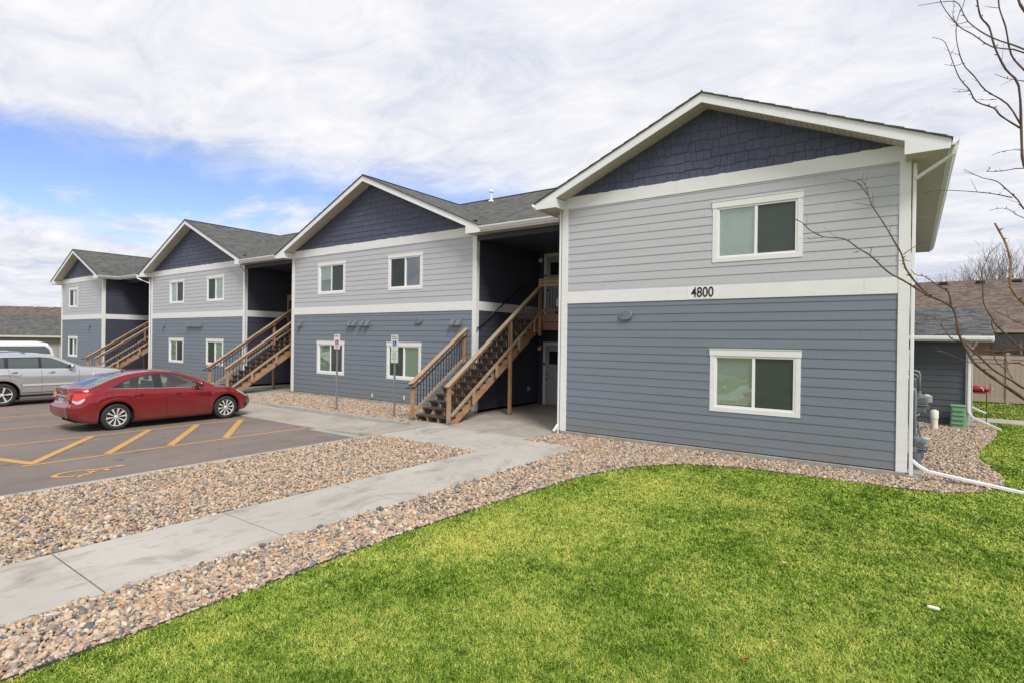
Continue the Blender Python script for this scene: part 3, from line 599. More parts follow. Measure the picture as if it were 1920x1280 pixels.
# (x0, x1, which pane shows pale blind: 'l' or 'r', kind)
WINS = dict(A=[(-3.34, -1.65, WUP, 'l', 'sky'), (-3.355, -1.65, WLO, 'l', '')],
            B=[(-14.91, -13.22, WUP, 'r', 'open'), (-18.98, -17.29, WUP, 'l', 'half'), (-18.99, -17.30, WLO, 'l', ''), (-14.93, -13.24, WLO, 'r', '')],
            C=[(-32.10, -30.45, WUP, 'l', ''), (-28.04, -26.39, WUP, 'r', ''), (-32.12, -30.45, WLO, 'l', ''), (-28.05, -26.39, WLO, 'r', '')],
            D=[(-43.66, -42.03, WUP, 'r', ''), (-43.70, -42.07, WLO, 'r', '')])
def window(x0, x1, zz_, pale, kind, y, fr=None):
    z0, z1 = zz_; fr = fr or frameY(y); tw = .09; th = .13
    def bx(b, u0, u1, o0, o1, a, c):
        P = [fr(u_, o, z) for z in (a, c) for (u_, o) in ((u0, o0), (u1, o0), (u1, o1), (u0, o1))]
        b.add(P, [(0, 1, 2, 3), (7, 6, 5, 4), (0, 4, 5, 1), (1, 5, 6, 2), (2, 6, 7, 3), (3, 7, 4, 0)])
    b = MB()
    bx(b, x0, x0+tw, -.02, .022, z0+tw, z1-th); bx(b, x1-tw, x1, -.02, .022, z0+tw, z1-th)
    bx(b, x0, x1, -.02, .0235, z0, z0+tw); bx(b, x0-.012, x1+.012, -.02, .030, z1-th, z1); bx(b, x0-.02, x1+.02, -.02, .040, z1, z1+.012)
    wn = b.build('window', 'white_trim', building, bevel=.002)
    a0, a1, c0, c1 = x0+tw, x1-tw, z0+tw, z1-th; s = .042; mid = (a0+a1)/2
    b = MB()
    bx(b, a0, a1, -.06, .010, c0, c0+s); bx(b, a0, a1, -.06, .010, c1-s, c1); bx(b, a0, a0+s, -.06, .010, c0+s, c1-s); bx(b, a1-s, a1, -.06, .010, c0+s, c1-s); bx(b, mid-.028, mid+.028, -.06, .004, c0+s, c1-s)
    b.build('sash', 'white_vinyl', wn, bevel=.003)
    for side in (0, 1):
        l, r = (a0+s, mid-.028) if side == 0 else (mid+.028, a1-s)
        b = MB(); b.add([fr(l, -.030, c0+s), fr(r, -.030, c0+s), fr(r, -.030, c1-s), fr(l, -.030, c1-s)], [(0, 1, 2, 3)])
        b.build('glass_pane', 'window_glass', wn)
        is_pale = (side == 0) == (pale == 'l')
        if not is_pale:
            b = MB(); b.add([fr(l, -.012, c0+s), fr(r, -.012, c0+s), fr(r, -.012, c1-s), fr(l, -.012, c1-s)], [(0, 1, 2, 3)])
            b.build('insect_screen', 'screen_sheet', wn)
        if kind == 'open': continue
        b = MB(); zt, zb_ = c1-s, (c0+s if not (kind == 'half' and is_pale) else c0+s+.42*(c1-c0)); k = int((zt-zb_)/.024); rr = random.Random(int(x0*100)+side)
        for i in range(k):
            zc = zt-.024*(i+.5); t_ = .009
            b.add([fr(l, -.040, zc-.011), fr(r, -.040, zc-.011), fr(r, -.040-t_, zc+.0125), fr(l, -.040-t_, zc+.0125)], [(0, 1, 2, 3)])
        b.build('window_blind', 'blind_pale', wn)
    b = MB(); d = .55
    b.add([fr(a0, -d, c0), fr(a1, -d, c0), fr(a1, -d, c1), fr(a0, -d, c1)], [(0, 1, 2, 3)])
    for (p, q) in (((a0, c0), (a1, c0)), ((a1, c0), (a1, c1)), ((a1, c1), (a0, c1)), ((a0, c1), (a0, c0))): b.add([fr(p[0], -.061, p[1]), fr(q[0], -.061, q[1]), fr(q[0], -d, q[1]), fr(p[0], -d, p[1])], [(3, 2, 1, 0)])
    b.build('window_recess', 'room_dark', wn)
    return wn
def screen_mat():
    m = bpy.data.materials.new('screen_sheet'); m.use_nodes = True; t = m.node_tree; t.nodes.clear(); l = t.links
    o = t.nodes.new('ShaderNodeOutputMaterial'); mx = t.nodes.new('ShaderNodeMixShader'); tr = t.nodes.new('ShaderNodeBsdfTransparent'); df = t.nodes.new('ShaderNodeBsdfDiffuse'); df.inputs[0].default_value = (.055, .062, .058, 1)
    mx.inputs[0].default_value = .62; l.new(tr.outputs[0], mx.inputs[1]); l.new(df.outputs[0], mx.inputs[2]); l.new(mx.outputs[0], o.inputs[0]); M['screen_sheet'] = m
screen_mat()
OH, SL = 0.54, 0.43
FD = 0.19
def roofslab(b, uvs, quad, rows_dir):
    """quad with uv in metres: u along the eave, v up the slope"""
    p = [np.array(q, float) for q in quad]; o = p[0]; eu = (p[1]-p[0]); eu /= np.linalg.norm(eu); n = np.cross(eu, p[3]-p[0]); n /= np.linalg.norm(n); ev = np.cross(n, eu)
    b.add(quad, [tuple(range(len(quad)))]); uvs.append([(float((q-o)@eu)+rows_dir, float((q-o)@ev)) for q in p])
def gable_roof(key, yb):
    x0, x1, y0 = BAYS[key]; yf = y0-.47; xl, xr = x0-OH, x1+OH; xc = (x0+x1)/2; zt = 5.645; za = zt+SL*(xr-xl)/2
    if key in 'BC': za = 8.03; 
    sl = (za-zt)/((xr-xl)/2)
    b = MB(); uv = []
    roofslab(b, uv, [(xl-.03, yb, zt-.013+.02), (xl-.03, yf-.03, zt-.013+.02), (xc, yf-.03, za+.02), (xc, yb, za+.02)], 3.1)
    roofslab(b, uv, [(xr+.03, yf-.03, zt-.013+.02), (xr+.03, yb, zt-.013+.02), (xc, yb, za+.02), (xc, yf-.03, za+.02)], 7.7)
    nf = len(b.f)
    t_ = .022                                       # thickness at the rake edge
    for (xa, z_a, xb_, z_b) in ((xl-.03, zt+.007, xc, za+.02), (xc, za+.02, xr+.03, zt+.007)):
        b.add([(xa, yf-.03, z_a-t_), (xb_, yf-.03, z_b-t_), (xb_, yf-.03, z_b), (xa, yf-.03, z_a)], [(0, 1, 2, 3)]); uv.append([(0, 0), (3, 0), (3, .02), (0, .02)])
        b.add([(xa, yf-.03, z_a-t_), (xa, yf+.02, z_a-t_), (xb_, yf+.02, z_b-t_), (xb_, yf-.03, z_b-t_)], [(0, 1, 2, 3)]); uv.append([(0, 0), (3, 0), (3, .02), (0, .02)])
    for xx, s_ in ((xl-.03, 1), (xr+.03, -1)):
        b.add([(xx, yf-.03, zt+.007), (xx, yb, zt+.007), (xx, yb, zt-.015), (xx, yf-.03, zt-.015)], [(0, 1, 2, 3)]); uv.append([(0, 0), (3, 0), (3, .02), (0, .02)])
    # course butts stepping along the rake (small drip teeth)
    b.uv = uv; rf = b.build('roof', 'shingle_grey', building)
    b = MB()       # shingle edge teeth seen against the sky
    for s_ in (-1, 1):
        L = math.hypot((xr-xl)/2, za-zt); k = int(L/.30)
        for i in range(k):
            t0 = (i+.15)/k; t1 = (i+.95)/k; xa = (xl if s_ < 0 else xr)+(-s_)*(xr-xl)/2*t0; xb_ = (xl if s_ < 0 else xr)+(-s_)*(xr-xl)/2*t1
            z_a = zt+(za-zt)*t0+.021; z_b = zt+(za-zt)*t1+.021
            pl = [(xa, z_a+.012), (xb_, z_b+.002), (xb_, z_b-.006), (xa, z_a-.006)]
            b.prism(pl, 'y', yf-.028, yf+.10)
    b.build('shingle_edge', 'shingle_edge_m', rf)
    b = MB(); 
    for s_ in (-1, 1):
        b.beam((xc-.0, yf-.02, za+.035), (xc, yb, za+.035), .02, .03)
    b.build('ridge_cap', 'shingle_edge_m', rf)
    # rake fascia
    b = MB(); zi = lambda x: zt+sl*((x-xl) if x < xc else (xr-x))
    xin0, xin1 = x0+.05, x1-.07; zbx = 5.485
    b.prism([(xl, zt), (xl, zbx), (xin0, zbx), (xin0, zi(xin0)-FD), (xc, za-FD), (xc, za)], 'y', yf, yf+.028)
    b.prism([(xc, za), (xc, za-FD), (xin1, zi(xin1)-FD), (xin1, zbx), (xr, zbx), (xr, zt)], 'y', yf, yf+.028)
    fa = b.build('rake_fascia', 'white_metal', building)
    for xx in (xin0, xin1):       # boxed eave return: inner cheek between fascia and wall
        b = MB(); s_ = -1 if xx == xin0 else 1
        b.box(min(xx, xx+s_*.02), max(xx, xx+s_*.02), yf+.029, y0-.002, zbx, zi(xx)-FD)
        b.build('eave_return', 'white_metal', building)
    # soffit under the rake (planks across) with V grooves
    b = MB()
    for s_ in (-1, 1):
        xe = xin0 if s_ < 0 else xin1; n = int(abs(xc-xe)/.10)
        for i in range(n):
            xa = xe+(xc-xe)*i/n; xb_ = xe+(xc-xe)*(i+1)/n; g = .006*s_
            za_, zb_ = zi(xa)-FD+.012, zi(xb_)-FD+.012
            b.add([(xa, yf+.029, za_), (xb_+g, yf+.029, zb_), (xb_+g, y0, zb_), (xa, y0, za_)], [(0, 1, 2, 3)])
            b.add([(xb_+g, yf+.029, zb_), (xb_, yf+.029, zb_+.014), (xb_, y0, zb_+.014), (xb_+g, y0, zb_)], [(0, 1, 2, 3)])
    # flat soffit under the box
    for (xa, xb_) in ((xl, xin0), (xin1, xr)): b.box(xa+.002, xb_-.002, yf+.029, y0+(.0 if True else 0), zbx+.004, zbx+.012)
    b.build('rake_soffit', 'soffit_white', building)
    return dict(xl=xl, xr=xr, xc=xc, zt=zt, za=za, yf=yf, zi=zi, sl=sl, zbx=zbx)
mat('shingle_edge_m', (0.07, 0.07, 0.068), 0.95)
def shakes(key, R):
    x0, x1, y0 = BAYS[key]; b = MB(); r = random.Random(hash(key) % 99 if False else ord(key)); zi = R['zi']; row = .197; xa, xb_ = x0+.02, x1-.02
    zl = lambda x: zi(x)-FD+.02
    xc = R['xc']; sl = R['sl']; zap = R['za']-FD+.02
    k = 0; z = Z4-.01
    # dark backing
    bk = [(x0, Z4-.02), (x1, Z4-.02), (x1, zl(x1)), (xc, zap), (x0, zl(x0))]
    b.prism(bk, 'y', y0-.004, y0+.01)
    while z < zap:
        x = xa-r.uniform(0, .2)
        while x < xb_:
            w_ = r.choice([.11, .14, .16, .18, .21, .25]); d = r.choice([0, 0, .028]) if True else 0
            pl = [(x+.003, z-d), (x+w_-.003, z-d), (x+w_-.003, z+row+.03), (x+.003, z+row+.03)]
            pl = clip_poly(pl, 0, -1, -(Z4-.012))
            # slopes: z <= zl(x)
            pl = clip_poly(pl, -sl, 1, zap-sl*xc) if pl else pl
            pl = clip_poly(pl, sl, 1, zap+sl*xc) if pl else pl
            pl = clip_poly(pl, 1, 0, xb_) if pl else pl
            pl = clip_poly(pl, -1, 0, -xa) if pl else pl
            if len(pl) >= 3:
                n = len(pl); off = lambda zq: .024-.016*(zq-(z-d))/(row+.03)
                vs = [(p[0], y0-.004-off(p[1]), p[1]) for p in pl]+[(p[0], y0-.004, p[1]) for p in pl]
                b.add(vs, [tuple(range(n))]+[(i, n+i, n+(i+1) % n, (i+1) % n) for i in range(n)])
            x += w_
        z += row; k += 1
    b.build('gable_shingles', 'shake_navy', building)
RF = {}
for key, (x0, x1, y0) in BAYS.items():
    W = WINS[key]; fr = frameY(y0)
    hl = [(w_[0]+.03, w_[1]-.03, w_[2][0]+.03, w_[2][1]-.03) for w_ in W if w_[2] is WLO]; hu = [(w_[0]+.03, w_[1]-.03, w_[2][0]+.03, w_[2][1]-.03) for w_ in W if w_[2] is WUP]
    siding(fr, x0+.135, x1-.135, ZB, Z1, .242, hl, seed=ord(key)).build('lower_siding', 'siding_dark', building)
    siding(fr, x0+.135, x1-.135, Z2, Z3, 5.462, hu, seed=ord(key)+5).build('upper_siding', 'siding_light', building)
    b = MB(); backing(b, fr, x0, x1, ZB-.02, 6.0, hl+hu); b.build('wall_sheathing', 'siding_gap', building) if False else None
    b2 = MB(); backing(b2, fr, x0, x1, ZB-.02, 6.0, hl+hu)
    # trim bands with butt joints
    for a, c in ((Z1, Z2), (Z3, Z4)):
        b = MB(); r_ = random.Random(ord(key)+int(a*10)); cut = [x0+.001]; xx = x0+r_.uniform(2.2, 3.4)
        while xx < x1-.5: cut.append(xx); xx += 3.66
        cut.append(x1-.001)
        e0 = .14 if a == Z1 else 0
        for i in range(len(cut)-1):
            p = cut[i]+(e0 if i == 0 else .0012); q = cut[i+1]-(e0 if i == len(cut)-2 else .0012)
            b.box(p, q, y0-.027, y0+.01, a, c)
        b.build('trim_band', 'white_trim', building, bevel=.002)
    zt_ = Z3
    for xx, s_ in ((x0, 1), (x1, -1)):
        b = MB(); b.box(min(xx, xx+s_*.138), max(xx, xx+s_*.138), y0-.031, y0, ZB-.02, zt_)
        b.box(min(xx-s_*.028, xx), max(xx-s_*.028, xx), y0-.031, y0+.11, ZB-.02, zt_+.0)
        b.build('corner_trim', 'white_trim', building, bevel=.002)
    for w_ in W: window(*w_, y0)
    R = gable_roof(key, YBACK+.5 if key in 'AD' else 6.15); RF[key] = R; shakes(key, R)
    # side walls
    navy = dict(A=(0, 1), B=(1, 1), C=(1, 1), D=(1, 0))[key]
    yend = YREC+.02
    for side, xx, s_ in ((0, x0, -1), (1, x1, 1)):
        outer = (key == 'A' and side == 1) or (key == 'D' and side == 0)
        ye = YBACK if outer else yend
        fx = frameX(xx, s_)
        holes_l, holes_u = [], []
        if key == 'A' and side == 1:
            holes_l = [(3.03, 4.07, .90, 2.12), (7.03, 8.07, .90, 2.12)]; holes_u = [(3.03, 4.07, 3.98, 5.18), (7.03, 8.07, 3.98, 5.18)]
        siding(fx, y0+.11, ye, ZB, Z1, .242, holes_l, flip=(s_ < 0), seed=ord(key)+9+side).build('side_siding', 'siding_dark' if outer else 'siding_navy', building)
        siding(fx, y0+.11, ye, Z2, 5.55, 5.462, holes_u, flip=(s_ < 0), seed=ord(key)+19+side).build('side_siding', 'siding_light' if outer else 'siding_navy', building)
        b = MB(); b.box(min(xx, xx+s_*.026), max(xx, xx+s_*.026), y0+.111, ye, Z1, Z2); b.build('side_band', 'white_trim', building)
        backing(b2, fx, y0, ye, ZB-.02, 5.9, holes_l+holes_u)
        if holes_l:
            for h_ in holes_l+holes_u: window(h_[0]-.03, h_[1]+.03, (h_[2]-.03, h_[3]+.03), 'l', '', 0, fr=fx)
    b2.build('wall_sheathing', 'black_paint', building)
    # foundation ledge
    b = MB(); b.box(x0-.0, x1+.0, y0-.045, y0+.12, -.25, ZB-.022); b.build('foundation', 'foundation', building, bevel=.01)
b = MB(); b.box(0.001, .24, -.045, 7.15, -.25, .045); b.build('foundation', 'foundation', building, bevel=.008)
# closed back and recessed walls
b = MB()
b.add([(-45, YBACK, 0), (0, YBACK, 0), (0, YBACK, 5.9), (-45, YBACK, 5.9)], [(3, 2, 1, 0)])
b.add([(-.001, YBACK, 5.6), (-6.94, YBACK, 5.6), (-3.475, YBACK, 7.1)], [(0, 1, 2)]); b.add([(-38, YBACK, 5.6), (-45, YBACK, 5.6), (-41.4, YBACK, 7.1)], [(0, 1, 2)])
b.build('rear_wall', 'siding_dark', building)
GAPS = [('B', 'A', -10.90, -6.95), ('C', 'B', -24.52, -20.70), ('D', 'C', -37.92, -34.34)]
zme, yme, slm = 5.645, 0.97, (8.06-5.645)/(6.2-.97)
for (l, r, xa, xb_) in GAPS:
    fr = frameY(YREC)
    dx0 = xa+.36; doors_l = [(dx0-.06, dx0+.97, -.02, 2.14)]; doors_u = [(dx0-.06, dx0+.97, 3.14, 5.24)]
    if True:
        doors_l.append((xb_-1.33, xb_-.30, -.02, 2.14)); doors_u.append((xb_-1.33, xb_-.30, 3.14, 5.24))
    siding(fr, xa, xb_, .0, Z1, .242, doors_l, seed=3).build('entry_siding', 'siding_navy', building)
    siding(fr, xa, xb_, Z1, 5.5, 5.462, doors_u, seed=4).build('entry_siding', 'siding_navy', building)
    b = MB(); backing(b, fr, xa, xb_, 0, 5.6); b.build('wall_sheathing', 'black_paint', building)
    for q, dl in enumerate(doors_l+doors_u):
        u0, u1, z0, z1 = dl; z0 = 0.004 if z0 < 1 else 3.155; z1 = z0+2.12
        b = MB(); b.box(u0-.08, u0+.02, YREC-.03, YREC+.02, z0, z1); b.box(u1-.02, u1+.08, YREC-.03, YREC+.02, z0, z1); b.box(u0-.08, u1+.08, YREC-.032, YREC+.02, z1, z1+.11)
        fm = b.build('door_frame', 'white_trim', building)
        dr = MB(); a, c = u0+.022, u1-.022; dr.box(a, c, YREC-.008, YREC+.02, z0+.005, z1-.001)
        # window surround
        lw0, lw1 = a+.15, c-.15
        dr.box(lw0-.03, lw1+.03, YREC-.018, YREC-.006, z0+1.42, z0+1.45); dr.box(lw0-.03, lw1+.03, YREC-.018, YREC-.006, z0+1.90, z0+1.93); dr.box(lw0-.03, lw0, YREC-.018, YREC-.006, z0+1.45, z0+1.90); dr.box(lw1, lw1+.03, YREC-.018, YREC-.006, z0+1.45, z0+1.90)
        dd = dr.build('door', 'door_grey', building, bevel=.003)
        b = MB(); b.box(lw0, lw1, YREC-.012, YREC-.009, z0+1.45, z0+1.90); b.build('door_window', 'glass_dark', dd)
        b = MB(); b.lathe([(.0, -.06), (.028, -.058), (.03, -.035), (.012, -.03), (.012, 0), (.03, .0)], (a+.07, YREC-.012, z0+.92), 'y', 12); b.build('door_knob', 'black_metal', dd, smooth=True)
        b = MB(); b.lathe([(.0, -.02), (.024, -.02), (.028, 0)], (a+.07, YREC-.008, z0+1.07), 'y', 12); b.build('deadbolt', 'black_metal', dd, smooth=True)
        b = MB(); b.box(u0-.065, u0+.01, YREC-.04, YREC-.031, z0+1.40, z0+1.48); b.build('unit_plaque', 'black_paint', fm)
        if q in (0, 2):
            b = MB(); lx = u0-.20; b.box(lx-.05, lx+.05, YREC-.03, YREC-.01, z0+1.95, z0+2.10); b.lathe([(.0, .03), (.06, .02), (.075, -.04), (.06, -.10), (.0, -.12)], (lx+.01, YREC-.11, z0+2.03), 'z', 14); b.tube([(lx, YREC-.02, z0+2.06), (lx, YREC-.11, z0+2.05)], .012); b.build('wall_lamp', 'white_metal', building, smooth=True)
    # ceiling, dark header, eave soffit, fascia
    yfr = 1.45
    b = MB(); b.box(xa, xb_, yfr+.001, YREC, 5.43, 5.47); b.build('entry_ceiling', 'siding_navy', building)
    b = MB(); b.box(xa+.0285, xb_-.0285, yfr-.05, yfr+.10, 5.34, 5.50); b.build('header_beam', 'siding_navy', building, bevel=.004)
    ga, gb = RF[l]['xr'] if l in 'BC' else xa, (RF[r]['xl'] if r in 'BC' else xb_)
    if l == 'D': ga = RF['D']['xr']
    if r == 'A': gb = xb_-.02
    b = MB(); n = max(2, int((gb-ga)/.10))
    for i in range(n):
        p, q = ga+(gb-ga)*i/n, ga+(gb-ga)*(i+1)/n; b.box(p+.003, q-.003, yme+.03, yfr+.1, 5.503, 5.512)
    b.box(ga, gb, yme+.03, yfr+.1, 5.514, 5.52); b.build('eave_soffit', 'soffit_white', building)
    b = MB(); b.box(ga, gb, yme, yme+.028, 5.485, 5.64); b.build('eave_fascia', 'white_metal', building)
    b = MB(); uv = []; zs_ = zme+slm*(2.6-yme); roofslab(b, uv, [(ga-.02, yme-.03, zme-.008), (gb+.02, yme-.03, zme-.008), (gb+1.75, 2.6, zs_), (ga-1.75, 2.6, zs_)], 1.3)
    b.uv = uv; b.build('roof', 'shingle_grey', building)
# main roof behind the bays
b = MB(); uv = []
for xa, xb_ in ((-37.9, -6.95),):
    ys = 2.6; z_ = zme+slm*(ys-yme)
    roofslab(b, uv, [(xa, ys, z_), (xb_, ys, z_), (xb_, 6.2, 8.06), (xa, 6.2, 8.06)], 2.2)
    roofslab(b, uv, [(xb_, YBACK+.5, zme), (xa, YBACK+.5, zme), (xa, 6.2, 8.06), (xb_, 6.2, 8.06)], 2.2)
b.uv = uv; mr_ = b.build('roof', 'shingle_grey', building)
b = MB(); b.beam((-37.9, 6.2, 8.07), (-6.95, 6.2, 8.07), .10, .03); b.build('ridge_cap', 'shingle_edge_m', mr_)
b = MB(); b.add([(-6.95, 2.6, 6.3), (-6.95, 9.8, 6.3), (-6.95, 6.2, 8.04)], [(0, 1, 2)]); b.add([(-37.9, 2.6, 6.3), (-37.9, 9.8, 6.3), (-37.9, 6.2, 8.04)], [(2, 1, 0)]); b.build('rear_gable', 'siding_light', building)
# side eaves of the end bays (soffit + fascia + gutter)
def gutter(pts, outn, name='gutter'):
    """K-style gutter along a straight run p->q at the fascia, outn = outward unit"""
    p, q = np.array(pts[0], float), np.array(pts[1], float); o = np.array(outn, float); d = (q-p)/np.linalg.norm(q-p)
    prof = [(0, 0), (0, -.105), (.062, -.105), (.075, -.075), (.112, -.035), (.118, -.006), (.118, .004), (.105, .004), (.105, -.008), (.068, -.09), (.008, -.098), (.008, 0)]
    A = [tuple(p+o*a+np.array([0, 0, c])) for a, c in prof]; B = [tuple(q+o*a+np.array([0, 0, c])) for a, c in prof]; n = len(prof)
    b = MB(); b.add(A+B, [(i, (i+1) % n, n+(i+1) % n, n+i) for i in range(n)]+[(1, 2, 3, 4, 5, 6, 7, 8, 9, 10, 11, 0), tuple(n+i for i in (1, 2, 3, 4, 5, 6, 7, 8, 9, 10, 11, 0))[::-1]])
    b.box(*sorted((p[0], p[0]+o[0]*.11)), *sorted((p[1], p[1]+o[1]*.11)), p[2]-.104, p[2]+.003) if False else None
    return b.build(name, 'white_metal', building)
ZG = 5.635
for key, side in (('A', 1), ('A', 0), ('D', 1), ('D', 0)):
    R = RF[key]; x0, x1, y0 = BAYS[key]
    xe = R['xr'] if side else R['xl']; xw = x1 if side else x0; s_ = 1 if side else -1
    ye = YBACK+.5 if (key == 'A') == (side == 1) else yme
    b = MB(); n = int((ye-R['yf'])/.10); lo, hi = sorted((xw+s_*.0, xe-s_*.03))
    for i in range(n):
        a = R['yf']+.03+(ye-R['yf']-.03)*i/n; c = R['yf']+.03+(ye-R['yf']-.03)*(i+1)/n
        if c < y0-.0: continue
        b.box(lo, hi, max(a, y0)+.002, c-.006, 5.488, 5.496)
    b.box(lo, hi, y0, ye, 5.499, 5.506); b.build('eave_soffit', 'soffit_white', building)
    b = MB(); b.box(min(xe, xe-s_*.028), max(xe, xe-s_*.028), R['yf']+.0285, ye, 5.478, 5.64); b.build('eave_fascia', 'white_metal', building)
    gutter([(xe, R['yf']-.0, ZG), (xe, ye, ZG)], (s_, 0, 0))
b = MB(); b.box(.16, .34, 5.2, 5.42, 5.482, 5.487)
for i in range(5): b.box(.17, .33, 5.22+i*.04, 5.235+i*.04, 5.478, 5.483)
b.build('soffit_vent', 'pvc', building)
gutter([(RF['B']['xr']-.02, yme, ZG+.0), (-7.62, yme, ZG)], (0, -1, 0))
gutter([(RF['C']['xr']-.02, yme, ZG), (RF['B']['xl']+.02, yme, ZG)], (0, -1, 0))
gutter([(RF['D']['xr']+.119, yme, ZG), (RF['C']['xl']+.02, yme, ZG)], (0, -1, 0))
def downspout(pts, w_=.075, d=.055, name='downspout', parent=None, upv=None):
    b = MB(); P = smooth_line(pts, 5)
    V = [Vector(p) for p in P]; prev = None; vs = []; k = len(V)
    sd = Vector(upv or (1, 0, 0))
    for i, p in enumerate(V):
        dr = (V[min(i+1, k-1)]-V[max(i-1, 0)]).normalized(); a = (sd-dr*sd.dot(dr)).normalized(); c = dr.cross(a)
        for u_, v_ in ((-1, -.7), (-.7, -1), (.7, -1), (1, -.7), (1, .7), (.7, 1), (-.7, 1), (-1, .7)): vs.append(p+a*(u_*w_/2)+c*(v_*d/2))
    fs = [(i*8+j, i*8+(j+1) % 8, (i+1)*8+(j+1) % 8, (i+1)*8+j) for i in range(k-1) for j in range(8)]
    b.add(vs, fs+[tuple(range(8))[::-1]]); return b.build(name, 'white_metal', parent or building, auto=40)
def dense(pts, cr=.06):      # polyline with tight corners
    out = [pts[0]]
    for i in range(1, len(pts)-1):
        p, q, r = (np.array(pts[j], float) for j in (i-1, i, i+1)); a = (p-q)/np.linalg.norm(p-q); c = (r-q)/np.linalg.norm(r-q); out += [tuple(q+a*cr*1.6), tuple(q+a*cr*.4+c*cr*.4), tuple(q+c*cr*1.6)]
    return out+[pts[-1]]
downspout(dense([(.60, -.36, 5.58), (.60, -.36, 5.42), (.075, .02, 5.16), (.075, .02, .30), (.30, .0, .14), (1.52, -.12, -.0)]), upv=(0, 1, 0))
b = MB(); b.prism([(.36, .135), (1.5, .0), (1.5, -.02), (.36, .12)], 'y', -.09, -.02) if False else None
downspout(dense([(-7.66, .90, 5.60), (-7.62, .92, 5.47), (-7.35, .45, 5.47), (-7.04, .02, 5.40), (-7.04, .02, .22), (-7.10, -.12, .05)]), upv=(0, 1, 0))
downspout(dense([(-24.05, 1.0-.08, 5.58), (-24.05, .92, 5.42), (-24.45, 1.40, 5.2), (-24.45, 1.41, .2), (-24.40, 1.2, .06)]), upv=(1, 0, 0))
downspout(dense([(-34.80, .90, 5.58), (-34.80, .90, 5.42), (-34.42, 1.40, 5.15), (-34.42, 1.40, .1)]), upv=(1, 0, 0))
# vent hoods and outlet boxes on the lower wall
def hood(x, y, z=2.80, s=1.0):
    b = MB(); w_ = .085*s
    b.box(x-w_-.012, x+w_+.012, y-.028, y-.012, z-.11, z+.11)
    b.prism([(y-.028, z+.10), (y-.028, z-.085), (y-.15, z-.085), (y-.155, z-.06), (y-.10, z+.05)], 'x', x-w_, x+w_)
    return b.build('vent_hood', 'vent_grey', building, bevel=.008)
for x in (-20.1,): hood(x, 1.42)
for x in (-16.95, -16.68, -16.24, -15.94): hood(x, 1.42)
for x in (-11.82, -11.56): hood(x, 1.42)
for x in (-32.7, -29.95, -29.72, -29.49, -29.26, -29.0, -28.77, -28.54): hood(x, 1.47, s=.72)
hood(-39.95, .34)
def round_vent(x, y, z=2.88):
    b = MB(); P = []
    for rr, oo in ((.15, .016), (.15, .05), (.135, .062), (.0, .062)):
        P.append([(x+math.copysign(.05, math.cos(t))*(rr > 0)+(rr*.72)*math.cos(t), y-oo, z+(rr*.72)*math.sin(t)) for t in np.linspace(0, 2*math.pi, 33)])
    b.grid(P); o = b.build('exhaust_cover', 'vent_grey', building, auto=35)
    b = MB(); b.lathe([(0, -.066), (.016, -.066), (.016, -.055)], (x-.08, y, z), 'y', 12); b.build('exhaust_hole', 'black_paint', o); return o
round_vent(-5.26, 0.0); round_vent(-13.37, 1.42)
mat('number_white', (.76, .76, .755), .45)
# street number on its light panel
b = MB(); b.box(-3.84, -3.22, -.031, -.0275, 3.205, 3.462); pn = b.build('number_panel', 'number_white', building)
vs, fs = text_mesh('4800', .262, .003, .0025); b = MB(); b.add([(-3.53+v_[0]*.90, -.0355-v_[2], 3.335+v_[1]*1.14) for v_ in vs], fs); b.build('house_number', 'black_paint', pn)
# roof vent pipe
b = MB(); px, py = -13.75, 5.75; pz = zme+slm*(py-yme)
b.lathe([(.13, -.03), (.10, .03), (.05, .06), (.05, .36), (.05, .36), (.095, .37), (.095, .41), (.06, .46), (.0, .49)], (px, py, pz), 'z', 16); b.build('roof_vent_pipe', 'white_metal', building, auto=35)
# hose bibs at the foot of bay B, outlet
b = MB(); b.box(-15.66, -15.63, 1.36, 1.40, .18, .30); b.build('wall_spigot', 'pvc', building); b = MB(); b.box(-14.02, -13.99, 1.36, 1.40, .20, .34); b.build('wall_spigot', 'pvc', building)
b = MB(); b.box(-10.895, -10.85, 4.30, 4.42, .52, .66); b.build('outlet_box', 'door_grey', building)
